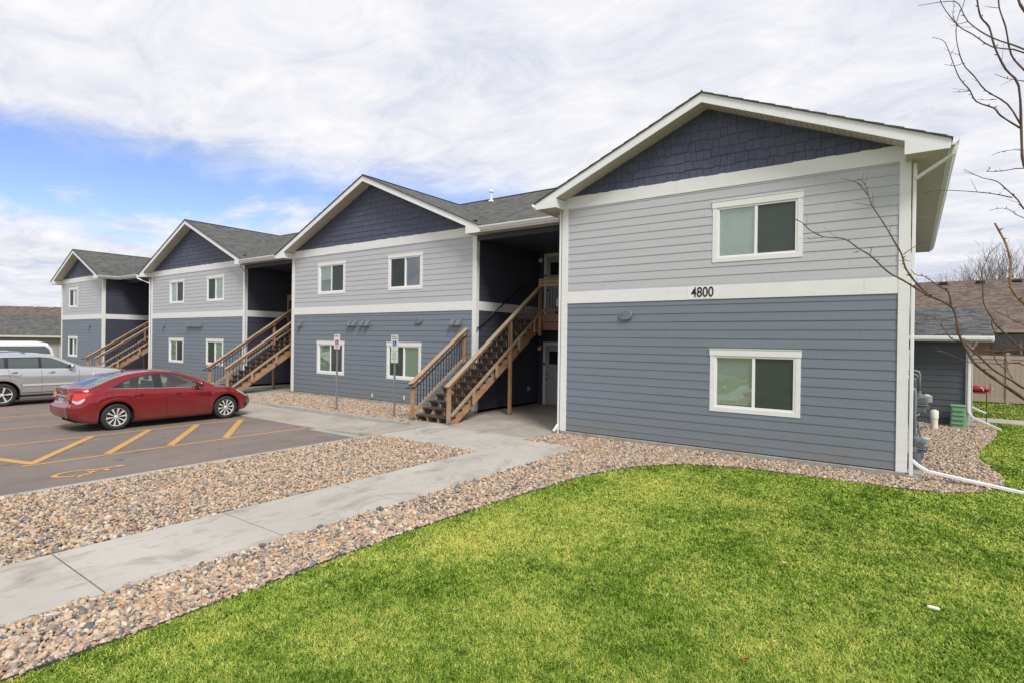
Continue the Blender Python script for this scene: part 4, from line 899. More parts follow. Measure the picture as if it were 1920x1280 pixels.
# ------------------------------------------------------------------ wooden staircases
def staircase(base, W, x_wall_l, x_wall_r, guard_side, label):
    """base = world point of the foot of the left rail; flight climbs +Y to the landing"""
    bx, by, bz = base; root = empty('wooden_staircase', base, label, 'staircase', 'wooden staircases up to the second floor')
    n = 18; rise = 3.15/n; run = 4.40/(n-1); x0, x1 = bx, bx+W; sl = rise/run
    nose = lambda y: rise+(y-(by+.10))*sl         # z of nosing line
    yt = by+.10+run*(n-1); YL = yt; YR = YREC-.02
    # treads
    for i in range(n-1):
        y = by+.10+run*i; z = rise*(i+1)
        b = MB(); b.box(x0+.10, x1-.10, y-.025, y+.125, z-.036, z); b.box(x0+.10, x1-.10, y+.132, y+.275, z-.036, z); b.build('tread', 'tread_grey', root, bevel=.006)
    # sawtooth stringers
    for k, x in enumerate(np.linspace(x0+.12, x1-.12, 4)):
        pl = [(by+.10, 0.0)]
        for i in range(n-1):
            y = by+.10+run*i; z = rise*(i+1)-.037; pl += [(y, z), (y+run-.002, z)]
        pl += [(YL, 3.15-.20), (YL, 3.15-.52), (by+.42, 0.0)]
        b = MB(); b.prism(pl, 'x', x-.019, x+.019); b.build('stringer', 'wood_cedar', root)
    # rails left and right
    for s_, x in ((0, x0+.045), (1, x1-.045)):
        yend = yt-.02 if s_ == 1 else (by+2.30 if bx < x_wall_l else yt-.02)
        if guard_side == 'left': yend = yt-.02
        y0 = by+.0; z0 = 1.00; zr = lambda y: 1.02+(y-by)*sl
        b = MB(); b.beam((x, y0-.10, zr(y0-.10)+.065), (x, yend, zr(yend)+.065), .15, .036); b.build('handrail_cap', 'wood_weathered', root, bevel=.006)
        b = MB(); b.beam((x, y0-.06, zr(y0-.06)-.01), (x, yend, zr(yend)-.01), .042, .10); b.build('handrail', 'wood_cedar', root, bevel=.004)
        lo = lambda y: nose(y)+.085
        b = MB(); b.beam((x+(.03 if s_ else -.03), y0+.06, lo(y0+.06)), (x+(.03 if s_ else -.03), yend, lo(yend)), .04, .085); b.build('lower_rail', 'wood_weathered', root, bevel=.004)
        y = by+.22
        while y < yend-.04:
            b = MB(); xb_ = x+(.02 if s_ else -.02); b.box(xb_-.008, xb_+.008, y-.008, y+.008, lo(y)-.02, zr(y)-.05); b.build('baluster', 'black_metal', root); y += .118
        for yy in (by+.95, by+2.0, by+3.15, by+4.0):       # blocks tying lower rail to stringer
            if yy < yend and s_ == 1:
                b = MB(); b.box(x+.052, x+.09, yy-.045, yy+.045, nose(yy)-.26, lo(yy)+.03); b.build('rail_block', 'wood_weathered', root, bevel=.004)
        # posts
        b = MB(); b.box(x-.045, x+.045, by-.045, by+.045, 0.03, zr(by)-.06); b.build('post', 'wood_cedar', root, bevel=.005)
        b = MB(); b.box(x-.055, x+.055, by-.055, by+.055, 0.0, .05); b.box(x-.049, x+.049, by-.049, by+.049, .05, .10); b.build('post_base', 'steel', root)
        if s_ == 1 or guard_side == 'left':
            ym = by+2.76; b = MB(); b.box(x-.045, x+.045, ym-.045, ym+.045, 0.03, zr(ym)-.04); b.build('post', 'wood_cedar', root, bevel=.005)
            b = MB(); b.box(x-.055, x+.055, ym-.055, ym+.055, 0.0, .04); b.build('post_base', 'steel', root)
        else:
            ym = by+2.18; b = MB(); b.box(x-.045, x+.045, ym-.045, ym+.045, lo(ym)-.12, zr(ym)-.04); b.build('post', 'wood_cedar', root, bevel=.005)
    # black pipe handrail on the left, returned at the foot, then on the wall
    zr = lambda y: 1.02+(y-by)*sl; xp = x0+.115
    b = MB(); b.tube(dense([(xp-.02, by-.28, .98-.05), (xp, by-.30, .88), (xp, by-.02, .90)]), .016, 8) if False else None
    b.tube([(xp, by-.30, .93), (xp, by+.02, .93), (xp, by+.15, 1.0), (xp, yt if guard_side == 'left' else by+2.22, zr(yt if guard_side == 'left' else by+2.22)-.10)], .017, 8)
    b.tube([(xp, by-.30, .93), (xp, by-.06, 1.05)], .012, 6); b.build('pipe_handrail', 'black_metal', root, smooth=True)
    if guard_side == 'right':
        b = MB(); b.tube([(-10.80, 1.36, 2.62), (-10.80, 3.72, 4.09), (-10.80, 4.2, 4.11)], .02, 8)
        for yy, zz_ in ((1.9, 2.93), (3.2, 3.74)): b.tube([(-10.80, yy, zz_), (-10.885, yy, zz_-.04)], .012, 6)
        b.build('wall_handrail', 'black_metal', root, smooth=True)
        xp2 = x1-.125; b = MB(); b.tube([(xp2, by-.06, .90), (xp2, by-.10, 1.0), (xp2, by+.1, 1.04)], .017, 8); b.build('pipe_handrail', 'black_metal', root, smooth=True)
    # landing
    la, lb = x_wall_l+.03, x_wall_r-.03
    b = MB(); k = int((YR-YL)/.14)
    for i in range(k): b.box(la, lb, YL+.0+i*.14, YL+i*.14+.134, 3.115, 3.15)
    b.build('landing_deck', 'wood_red', root)
    b = MB(); b.box(la, lb, YL-.04, YL-.001, 2.90, 3.112); b.box(la, lb, YL+.02, YL+.06, 2.62, 2.895); b.box(la, lb, YR-.05, YR-.01, 2.88, 3.112); b.build('rim_joist', 'wood_red', root, bevel=.004)
    b = MB()
    for x in np.arange(la+.3, lb-.1, .4): b.box(x, x+.04, YL+.062, YR-.052, 2.90, 3.112)
    b.build('joists', 'wood_red', root)
    # landing guard
    if guard_side == 'right': ga, gb = x1-.045, lb; pts = [ga]
    else: ga, gb = la+.10, x0+.045; pts = [ga]
    yg = YL-.045
    for p in pts+([gb] if guard_side == 'left' else []):
        b = MB(); b.box(p-.045, p+.045, yg-.085, yg-.0, 2.44, 4.26); b.build('post', 'wood_cedar', root, bevel=.005)
    b = MB(); b.box(min(ga, gb)-.05, max(ga, gb), yg-.11, yg+.05, 4.262, 4.30); b.build('guard_cap', 'wood_cedar', root, bevel=.005)
    b = MB(); b.box(min(ga, gb)+.046, max(ga, gb)-.0, yg-.062, yg-.022, 4.155, 4.258); b.build('guard_rail', 'wood_cedar', root, bevel=.004)
    b = MB(); b.box(min(ga, gb)+.046, max(ga, gb)-.0, yg-.062, yg-.022, 4.05, 4.13); b.build('guard_rail', 'wood_weathered', root, bevel=.004)
    b = MB(); b.box(min(ga, gb)+.046, max(ga, gb), yg-.062, yg-.022, 3.22, 3.31); b.build('guard_rail', 'wood_red', root, bevel=.004)
    x = min(ga, gb)+.13
    while x < max(ga, gb)-.05:
        b = MB(); b.box(x-.008, x+.008, yg-.050, yg-.034, 3.30, 4.06); b.build('baluster', 'black_metal', root); x += .118
    return root
staircase((-11.33, -.86, 0), 1.46, -10.90, -6.95, 'right', 'nearest wooden staircase, beside the bay numbered 4800')
staircase((-22.90, -.86, 0), 1.50, -24.52, -20.70, 'left', 'middle wooden staircase behind the nose of the red sedan')
staircase((-36.40, -.86, 0), 1.40, -37.92, -34.34, 'left', 'farthest wooden staircase, behind the hood of the silver suv')
# pail with brushes on the landing
pl = empty('metal_pail', (-9.45, 3.95, 3.152), 'metal pail holding white rolls and a brown stick on the nearest landing', 'pail')
b = MB(); b.lathe([(.0, .0), (.10, .0), (.12, .24), (.127, .245), (.12, .25), (.11, .24)], (-9.45, 3.95, 3.152), 'z', 20); b.build('pail_body', 'steel', pl, smooth=True)
b = MB(); b.lathe([(.04, .05), (.045, .52), (.0, .52)], (-9.49, 3.93, 3.152), 'z', 12); b.lathe([(.04, .05), (.045, .50), (.0, .50)], (-9.40, 3.94, 3.152), 'z', 12); b.build('white_roll', 'white_vinyl', pl, smooth=True)
b = MB(); b.tube([(-9.44, 3.99, 3.2), (-9.44, 4.02, 3.95)], .03, 8); b.build('stick', 'wood_red', pl, smooth=True)
# ------------------------------------------------------------------ things beside the building
def siding_simple(b, fr, u0, u1, z0, z1, e=.178):
    z = z0
    while z < z1-.01:
        t = min(z+e, z1); b.add([fr(u0, .018, z), fr(u1, .018, z), fr(u1, .004, t), fr(u0, .004, t), fr(u0, -.003, z), fr(u1, -.003, z)], [(0, 1, 2, 3), (4, 5, 1, 0)]); z += e
gar = empty('garage_building', (.7, 8.6, 0), 'charcoal sided single storey garage behind the gas meters', 'garage')
mat('siding_charcoal', (0.075, 0.082, 0.09), 0.6, var=.06, vscale=1.2, vstretch=(.5, .5, 8), bump=.1, bscale=40)
GY = 8.6; GX = 1.46
b = MB(); siding_simple(b, frameY(GY), -6.9, GX-.13, 0.02, 2.42); siding_simple(b, frameX(GX), GY+.12, GY+9, 0.02, 2.42); b.box(-6.9, GX-.01, GY+.01, GY+9, 0, 2.42); b.build('wall', 'siding_charcoal', gar)
b = MB(); b.box(GX-.125, GX+.02, GY-.03, GY+.0, 0.0, 2.42); b.box(GX, GX+.03, GY-.03, GY+.12, 0, 2.42); b.build('corner_trim', 'white_trim', gar, bevel=.003)
b = MB(); b.box(-6.9, GX+.09, GY-.05, GY+9, -.2, .02); b.box(GX+.0, GX+.10, GY-.2, GY+1.2, -.2, .05); b.build('foundation', 'foundation', gar)
b = MB(); uv = []; ze = 2.585; ye = GY-.42; yr = GY+3.3; zr_ = 3.56+.0
roofslab(b, uv, [(-6.9, ye, ze), (GX+.46, ye, ze), (GX+.46, yr, zr_), (-6.9, yr, zr_)], .4); roofslab(b, uv, [(GX+.46, yr*2-ye, ze), (-6.9, yr*2-ye, ze), (-6.9, yr, zr_), (GX+.46, yr, zr_)], .4)
b.uv = uv; b.build('roof', 'shingle_charcoal', gar)
b = MB(); b.prism([(ye+.01, ze-.02), (ye+.01, ze-.16), (yr, zr_-.17), (2*yr-ye, ze-.16), (2*yr-ye, ze-.02), (yr, zr_-.02)], 'x', GX+.43, GX+.455); b.build('rake_fascia', 'white_metal', gar)
b = MB(); b.box(-6.9, GX+.43, ye+.0, ye+.02, ze-.17, ze-.015); b.box(-6.9, GX+.43, ye+.02, GY, ze-.175, ze-.165); b.build('eave_fascia', 'white_metal', gar)
b = MB(); b.box(-6.9, GX+.44, ye-.11, ye-.001, ze-.13, ze-.02); b.build('gutter', 'white_metal', gar, bevel=.02)
bb = building; building_ = gar
downspout(dense([(GX+.10, ye-.05, ze-.1), (GX+.08, GY-.07, ze-.25), (GX+.085-.14, GY-.07, 2.1), (GX-.06, GY-.07, .42), (GX+.06, GY-.15, .26), (GX+.62, GY-.5, .03)]), parent=gar, upv=(0, 1, 0))
downspout(dense([(GX+.06, GY+1.3, .50), (GX+.20, GY+1.3, .40), (GX+.45, GY+1.3, .30)]), parent=gar, upv=(0, 1, 0), w_=.06, d=.05)
# green utility pedestal
pd = empty('utility_pedestal', (1.16, 8.25, 0), 'green plastic utility box with raised ribs by the garage corner', 'utility box')
b = MB(); b.prism([(.98, -.03), (1.34, -.03), (1.325, .60), (.995, .60)], 'y', 8.10, 8.42); b.build('box_body', 'green_box', pd, bevel=.03)
b = MB(); b.box(.975, 1.345, 8.08, 8.44, .585, .63); b.build('lid', 'green_box', pd, bevel=.02)
b = MB()
for z in (.09, .215, .34, .465): b.box(1.03, 1.29, 8.075, 8.10, z, z+.035)
b.build('ribs', 'green_box', pd, bevel=.008)
pv = empty('capped_pipe', (.60, 7.3, 0), 'short upright cream plastic pipe with a cap among the rocks', 'pipe')
b = MB(); b.lathe([(.0, -.05), (.085, -.05), (.085, .38), (.0, .38)], (.60, 7.3, 0), 'z', 20); b.build('pipe_body', 'pvc', pv, auto=40)
b = MB(); b.lathe([(.097, .30), (.097, .50), (.085, .515), (.05, .52), (.05, .54), (.0, .54)], (.60, 7.3, 0), 'z', 20); b.build('pipe_cap', 'pvc', pv, auto=40)
# gas meters: riser with two meters on the end wall
def meter(y, z, lbl, xo=.20):
    g = empty('gas_meter', (xo, y, 0), lbl, 'gas meter', 'gas meters on the end wall')
    b = MB(); b.box(xo-.10, xo+.10, y-.13, y+.13, z-.02, z+.14); b.build('meter_body', 'meter_grey', g, bevel=.03)
    b = MB(); b.box(xo-.09, xo+.09, y-.12, y+.12, z-.19, z-.021); b.build('meter_body', 'meter_grey', g, bevel=.035)
    b = MB(); b.box(xo-.108, xo+.108, y-.138, y+.138, z-.03, z-.012); b.build('meter_flange', 'pipe_grey', g, bevel=.004)
    b = MB(); b.lathe([(0, 0), (.055, 0), (.055, .05), (.03, .06), (.03, .12)], (xo-.02, y-.06, z+.13), 'z', 12); b.build('meter_nut', 'pipe_grey', g, auto=40)
    rg = MB()
    for k in range(7): rg.lathe([(.0, k*.016), (.085, k*.016), (.085, k*.016+.009), (.0, k*.016+.009)], (xo+.06, y+.20, z+.10), 'y', 18) if False else rg.lathe([(0, 0), (.088, .0), (.088, .009), (0, .009)], (xo+.10, y+.24, z+.02+k*.017), 'z', 18)
    rg.lathe([(.0, 0), (.07, 0), (.07, .12), (.02, .15), (0, .15)], (xo+.10, y+.24, z+.02), 'z', 16)
    rg.build('regulator', 'pipe_white', g, auto=40)
    b = MB(); b.lathe([(0, 0), (.03, 0), (.045, .05), (.045, .11), (0, .11)], (xo+.10, y+.24, z-.13), 'z', 12); b.build('regulator_throat', 'meter_grey', g, auto=40)
    return g
mat('pipe_white', (0.42, 0.43, 0.41), 0.5)
g1 = meter(1.35, 1.18, 'upper grey gas meter with ribbed regulator on the end wall', .22)
g2 = meter(.85, .42, 'lower grey gas meter nearest the white downspout', .19)
gp = empty('gas_piping', (.14, 1.0, 0), 'grey gas riser and elbows rising beside the meters', 'gas pipe')
b = MB(); b.tube(dense([(.13, .62, .0), (.13, .62, 1.50), (.03, .62, 1.50)], .03), .027, 10); b.build('riser_pipe', 'pipe_grey', gp, smooth=True)
b = MB(); b.tube(dense([(.0, 1.30, 1.80), (.20, 1.30, 1.80), (.20, 1.30, 1.34)], .04), .022, 10); b.tube(dense([(.0, 1.42, 1.73), (.17, 1.42, 1.73), (.20, 1.42, 1.34)], .04), .018, 8); b.build('elbow_pipe', 'pipe_grey', gp, smooth=True)
b = MB(); b.tube([(.0, .9, .86), (.19, .9, .86), (.19, .9, .55)], .020, 8); b.tube([(.0, 1.0, .98), (.18, 1.0, .98), (.20, 1.2, 1.0)], .018, 8); b.build('branch_pipe', 'pipe_grey', gp, smooth=True)
b = MB(); b.lathe([(.0, 0), (.10, 0), (.10, .30), (.0, .31)], (.13, .62, .02), 'z', 14); b.build('riser_sleeve', 'meter_grey', gp, auto=40)
b = MB(); b.lathe([(.0, -.04), (.045, -.04), (.045, .04), (0, .04)], (.13, .62, .40), 'y', 12); b.lathe([(.0, -.03), (.04, -.03), (.04, .03), (0, .03)], (.13, .62, .62), 'z', 12); b.build('shutoff_valve', 'pipe_grey', gp, auto=40)
ep = empty('electric_panel', (.08, 2.6, 0), 'grey wall cabinets behind the gas meters', 'cabinet')
b = MB(); b.box(.022, .16, 2.1, 2.7, .7, 1.6); b.build('cabinet', 'meter_grey', ep, bevel=.01)
b = MB(); b.lathe([(0, 0), (.08, 0), (.08, .05), (.0, .08)], (.16, 2.4, 1.3), 'x', 16); b.build('dial', 'glass_dark', ep, auto=30)
# red yard ornament: little plane on a post
ro = empty('yard_ornament', (1.93, 10.1, 0), 'small red airplane ornament with a propeller on a thin post', 'yard ornament')
mat('red_paint', (0.30, 0.012, 0.02), 0.35, coat=.4)
b = MB(); b.lathe([(0, -.62), (.03, -.60), (.075, -.25), (.10, 0), (.10, .30), (.085, .36), (.0, .37)], (1.62, 10.1, 1.0), 'x', 16); b.build('fuselage', 'red_paint', ro, smooth=True)
b = MB(); b.beam((2.01, 10.1, .80), (2.01, 10.1, 1.20), .055, .012, (1, 0, 0)); b.build('propeller', 'red_paint', ro)
b = MB(); b.lathe([(0, 0), (.03, 0), (.012, .07), (0, .08)], (2.0, 10.1, 1.0), 'x', 10); b.build('spinner', 'steel', ro, smooth=True)
b = MB(); b.box(1.0, 1.9, 9.8, 10.4, .882, .896); b.build('lower_wing', 'red_paint', ro)
b = MB(); b.tube([(1.93, 10.1, -.05), (1.93, 10.1, .89)], .013, 6); b.build('post', 'rust', ro) if 'rust' in M else (mat('rust', (.10, .035, .025), .8), b.build('post', 'rust', ro))
b = MB(); b.tube([(1.74, 10.03, 1.02), (1.78, 10.0, 1.06), (1.83, 9.99, 1.02), (1.84, 10.0, .95)], .012, 6); b.build('fender_stripe', 'white_vinyl', ro)
# tan vinyl fence
fc = empty('vinyl_fence', (3.24, 18, 0), 'tan vinyl privacy fence in front of the brown house', 'fence')
mat('fence_tan', (0.40, 0.33, 0.245), 0.5, var=.02, vscale=1)
for i, x in enumerate(np.arange(-1.56, 22, 2.4)):
    b = MB(); b.box(x-.06, x+.06, 17.94, 18.06, -.2, 1.98); b.prism([(x-.08, 1.98), (x+.08, 1.98), (x+.07, 2.01), (x, 2.05), (x-.07, 2.01)], 'y', 17.92, 18.08); b.build('fence_post', 'fence_tan', fc, bevel=.004)
    b = MB(); n = 14
    for k in range(n): b.box(x+.062+k*(2.276/n), x+.062+(k+1)*(2.276/n)-.006, 17.985, 18.01, .1, 1.78)
    b.box(x+.061, x+2.339, 17.965, 18.03, 1.78, 1.92); b.box(x+.061, x+2.339, 17.965, 18.03, .03, .16); b.build('fence_panel', 'fence_tan', fc)
# brown house behind
hs_ = empty('brown_house', (4, 24.5, 0), 'brown sided house with brown shingle roof behind the fence', 'house')
mat('siding_brown', (0.215, 0.125, 0.075), 0.7, var=.06, vscale=1.2, vstretch=(.5, .5, 6))
b = MB(); siding_simple(b, frameY(24.6), -9, 26, 0, 3.05, .2); b.box(-9, 26, 24.61, 34, 0, 3.0); b.build('wall', 'siding_brown', hs_)
b = MB(); uv = []; roofslab(b, uv, [(-10, 24.0, 3.10), (27, 24.0, 3.10), (27, 29.5, 6.06), (-10, 29.5, 6.06)], .3); roofslab(b, uv, [(27, 35, 3.1), (-10, 35, 3.1), (-10, 29.5, 6.06), (27, 29.5, 6.06)], .3); b.uv = uv; b.build('roof', 'shingle_brown', hs_)
mat('fascia_tan', (0.33, 0.25, 0.20), .6)
b = MB(); b.box(-10, 27, 23.9, 24.0, 2.95, 3.09); b.build('gutter', 'fascia_tan', hs_, bevel=.02)
for x0_ in (3.32, 8.5, 16):
    b = MB(); b.box(x0_, x0_+2.2, 24.53, 24.62, 1.86, 2.98); w2 = b.build('window', 'siding_brown', hs_)
    for k in (0, 1): b = MB(); b.box(x0_+.10+k*1.03, x0_+1.05+k*1.03, 24.50, 24.53, 1.96, 2.88); b.build('pane', 'glass_dark', w2)
    b = MB(); b.box(x0_+1.05, x0_+1.13, 24.49, 24.53, 1.9, 2.95); b.build('mullion', 'fascia_tan', w2)
for x in (1.55, 3.2, 4.75, 7): 
    b = MB(); b.box(x-.2, x+.2, 29.0, 29.3, 5.83, 5.98); b.build('roof_vent', 'black_paint', hs_, bevel=.03)
# garages at the far left
def local_frame(px0, px1, d0, d1, z=0):
    p = at(px0, 626, d0); q = at(px1, 626, d1); p[2] = q[2] = 0; u_ = (q-p)/np.linalg.norm(q-p); n_ = np.array([u_[1], -u_[0], 0]); 
    if n_@(CP-p) < 0: n_ = -n_
    return p, u_, n_
O_, U_, N_ = local_frame(0, 112, 45, 46.5)
fl = lambda u_, o, z: tuple(O_+U_*u_+N_*o+np.array([0, 0, z]))
lg = empty('garage_building', tuple(O_), 'long low garage with grey shingle roof beyond the parked cars', 'garage')
mat('siding_taupe', (0.30, 0.285, 0.27), .7, var=.03); mat('door_panel', (0.36, 0.36, 0.355), .6); mat('trim_tan', (0.33, 0.29, 0.22), .7)
b = MB(); siding_simple(b, fl, -14, 16, -.3, 1.98, .2); b.build('wall', 'siding_taupe', lg)
for u0 in (-11, -7.0, -3.0, 3.9, 8.0):
    b = MB()
    for k in range(4): b.add([fl(u0, .03, -.2+k*.5), fl(u0+3.2, .03, -.2+k*.5), fl(u0+3.2, .03, .285+k*.5), fl(u0, .03, .285+k*.5)], [(0, 1, 2, 3)])
    b.build('garage_door', 'door_panel', lg)
    b = MB(); b.beam(fl(u0-.1, .03, 1.90), fl(u0+3.3, .03, 1.90), .05, .14); b.beam(fl(u0-.06, .03, -.3), fl(u0-.06, .03, 1.83), .05, .12, (0, 1, 0)); b.beam(fl(u0+3.26, .03, -.3), fl(u0+3.26, .03, 1.83), .05, .12, (0, 1, 0)); b.build('door_frame', 'trim_tan', lg)
b = MB(); uv = []; roofslab(b, uv, [fl(-14.5, .5, 2.13), fl(16.5, .5, 2.13), fl(16.5, -3.6, 3.92), fl(-14.5, -3.6, 3.92)], .2); roofslab(b, uv, [fl(16.5, -7.7, 2.13), fl(-14.5, -7.7, 2.13), fl(-14.5, -3.6, 3.92), fl(16.5, -3.6, 3.92)], .2); b.uv = uv; b.build('roof', 'shingle_grey', lg)
b = MB(); b.beam(fl(-14.5, .55, 2.05), fl(16.5, .55, 2.05), .12, .14); b.build('gutter', 'soffit_white', lg)
O_, U_, N_ = local_frame(0, 112, 62, 63.5)
fb = (lambda O2, U2, N2: (lambda u_, o, z: tuple(O2+U2*u_+N2*o+np.array([0, 0, z]))))(O_.copy(), U_.copy(), N_.copy())
lh = empty('distant_house', tuple(O_), 'brown roofed house rising behind the low grey garage', 'house')
b = MB(); b.add([fb(-20, 0, -.3), fb(7.0, 0, -.3), fb(7.0, 0, 3.4), fb(-20, 0, 3.4)], [(0, 1, 2, 3)]); b.build('wall', 'trim_tan', lh)
b = MB(); uv = []; roofslab(b, uv, [fb(-21, .5, 3.3), fb(7.3, .5, 3.3), fb(7.3, -4.5, 5.5), fb(-21, -4.5, 5.5)], .2); b.uv = uv; b.build('roof', 'shingle_brown', lh)
b = MB(); b.add([fb(5.8, .6, 3.2), fb(9.4, .6, 3.2), fb(7.6, .6, 5.0)], [(0, 1, 2)]); b.build('gable', 'trim_tan', lh)
b = MB(); uv = []; roofslab(b, uv, [fb(9.8, .9, 3.0), fb(9.8, -6, 3.0), fb(7.6, -6, 5.15), fb(7.6, .9, 5.15)], .2); roofslab(b, uv, [fb(5.4, -6, 3.0), fb(5.4, .9, 3.0), fb(7.6, .9, 5.15), fb(7.6, -6, 5.15)], .2); b.uv = uv; b.build('gable_roof', 'shingle_brown', lh)
for u0 in (1.4, 3.0, 4.6):
    b = MB(); b.beam(fb(u0-.22, -4.1, 5.45), fb(u0+.22, -4.1, 5.45), .3, .16); b.build('roof_vent', 'soffit_white', lh)
# ------------------------------------------------------------------ parking signs
mat('sign_pink', (0.72, 0.63, 0.61), .5); mat('sign_green_white', (0.55, 0.62, 0.54), .5); mat('sign_blue', (0.012, 0.035, 0.24), .5); mat('sign_red', (0.45, 0.10, 0.08), .5); mat('sign_green', (0.10, 0.22, 0.14), .5); mat('sign_white', (0.72, 0.74, 0.74), .5)
def plate(b, x0, x1, y, z0, z1, t=.004, r=.03, n=5):
    pl = []
    for cx, cz, a0 in ((x1-r, z1-r, 0), (x0+r, z1-r, 90), (x0+r, z0+r, 180), (x1-r, z0+r, 270)):
        for k in range(n): t_ = math.radians(a0+90*k/(n-1)); pl.append((cx+r*math.cos(t_), cz+r*math.sin(t_)))
    b.prism(pl, 'y', y, y+t)
def put_text(body, size, x, y, z, mt, parent, sx=1.0, name='lettering'):
    vs, fs = text_mesh(body, size, .0008, .0004); b = MB(); b.add([(x+v_[0]*sx, y-v_[2]-.001, z+v_[1]) for v_ in vs], fs); return b.build(name, mt, parent)
def sign(x, y, kind, label):
    s = empty('parking_sign', (x, y, 0), label, 'parking sign', 'accessible parking signs in the rock bed')
    b = MB(); b.add([], []); w_ = .028
    b.prism([(x-w_-.012, y), (x-w_, y), (x-w_*.55, y+.03), (x+w_*.55, y+.03), (x+w_, y), (x+w_+.012, y), (x+w_+.010, y-.004), (x+w_-.002, y-.004), (x+w_*.5, y+.026), (x-w_*.5, y+.026), (x-w_+.002, y-.004), (x-w_-.010, y-.004)], 'z', -.1, 2.36); b.build('post', 'pipe_grey', s)
    z1 = 2.39; z0 = 1.93; yy = y-.012; hw_ = .152
    b = MB(); plate(b, x-hw_, x+hw_, yy, z0, z1); p = b.build('sign_plate', 'sign_pink' if kind == 'red' else 'sign_green_white', s)
    tm = 'sign_red' if kind == 'red' else 'sign_green'
    b = MB(); b.box(x-.075, x+.075, yy-.0035, yy-.002, z0+.135, z0+.285); b.build('symbol_panel', 'sign_blue', p)
    b = MB(); isa(b, lambda u_, v_: (x-.005+u_*.105, yy-.0045, z0+.147+v_*.108), headr=.11); b.build('wheelchair_symbol', 'sign_white', p)
    if kind == 'red':
        put_text('RESERVED', .052, x, yy-.001, z1-.06, tm, p); put_text('PARKING', .052, x, yy-.001, z0+.085, tm, p); put_text('ONLY', .04, x, yy-.001, z0+.038, tm, p)
    else:
        put_text('RESERVED', .052, x, yy-.001, z1-.055, tm, p); put_text('PARKING', .052, x, yy-.001, z1-.115, tm, p)
        b = MB(); plate(b, x-hw_, x+hw_, yy-.0, 1.575, z0-.006); p2 = b.build('sign_plate', 'sign_green_white', s)
        for i, t_ in enumerate(('PERMIT', 'REQUIRED', 'VIOLATORS', 'SUBJECT TO', 'FINE')): put_text(t_, .036, x, yy-.001, z0-.055-i*.062, 'sign_green', p2)
    for zz_ in (z1-.03, z0+.04):
        b = MB(); b.lathe([(0, -.006), (.008, -.006), (.008, 0)], (x, yy, zz_), 'y', 8); b.build('bolt', 'steel', s)
    return s
sign(-14.71, -.84, 'red', 'shorter parking sign with red lettering, left of the pair')
sign(-12.25, -.66, 'green', 'parking sign with green lettering and a second plate, nearer the stairs')
# ------------------------------------------------------------------ bits lying on the lawn
mat('leaf_dry', (0.50, 0.36, 0.20), .8, var=.2, vscale=30); mat('leaf_rust', (0.36, 0.16, 0.05), .8)
def leaf(px, py, s, mt, lbl, i):
    C = np.array(at(px, py, 1)); d = C-CP; t = (0.006-CP[2])/d[2]; p = CP+d*t; a = i*1.3; r = random.Random(i)
    P = []
    for k in range(7):
        t_ = k/6; w_ = s*.38*math.sin(math.pi*(.08+.9*t_)); c = (t_-.5)*s; z = .012*math.sin(t_*3.1+i)+.004; row = []
        for q in (-1, -.4, 0, .4, 1): row.append((p[0]+math.cos(a)*c-math.sin(a)*w_*q, p[1]+math.sin(a)*c+math.cos(a)*w_*q, z+.016+.012*abs(q)))
        P.append(row)
    b = MB(); b.grid(P); o = b.build('fallen_leaf', mt, None, smooth=True); tag(o, lbl, 'leaf', 'dry leaves on the lawn')
leaf(1473, 1058, .09, 'leaf_dry', 'pale curled leaf, farthest of the leaves on the lawn', 1)
leaf(1398, 1237, .065, 'leaf_rust', 'rust brown leaf low on the lawn, nearest the camera', 2)
leaf(1452, 1205, .042, 'leaf_dry', 'tiny tan leaf above the rust brown leaf', 3)
leaf(1612, 1180, .038, 'leaf_dry', 'small tan leaf left of the white plastic tube', 4)
d = at(1750, 1138, 1)-CP; p = CP+d*((.02-CP[2])/d[2])
b = MB(); b.lathe([(0, -.045), (.012, -.043), (.015, -.03), (.015, .03), (.010, .045), (0, .046)], (p[0], p[1], .018), 'x', 12); o = b.build('plastic_tube', 'pvc', None, smooth=True); tag(o, 'short cream plastic tube lying in the grass', 'tube')
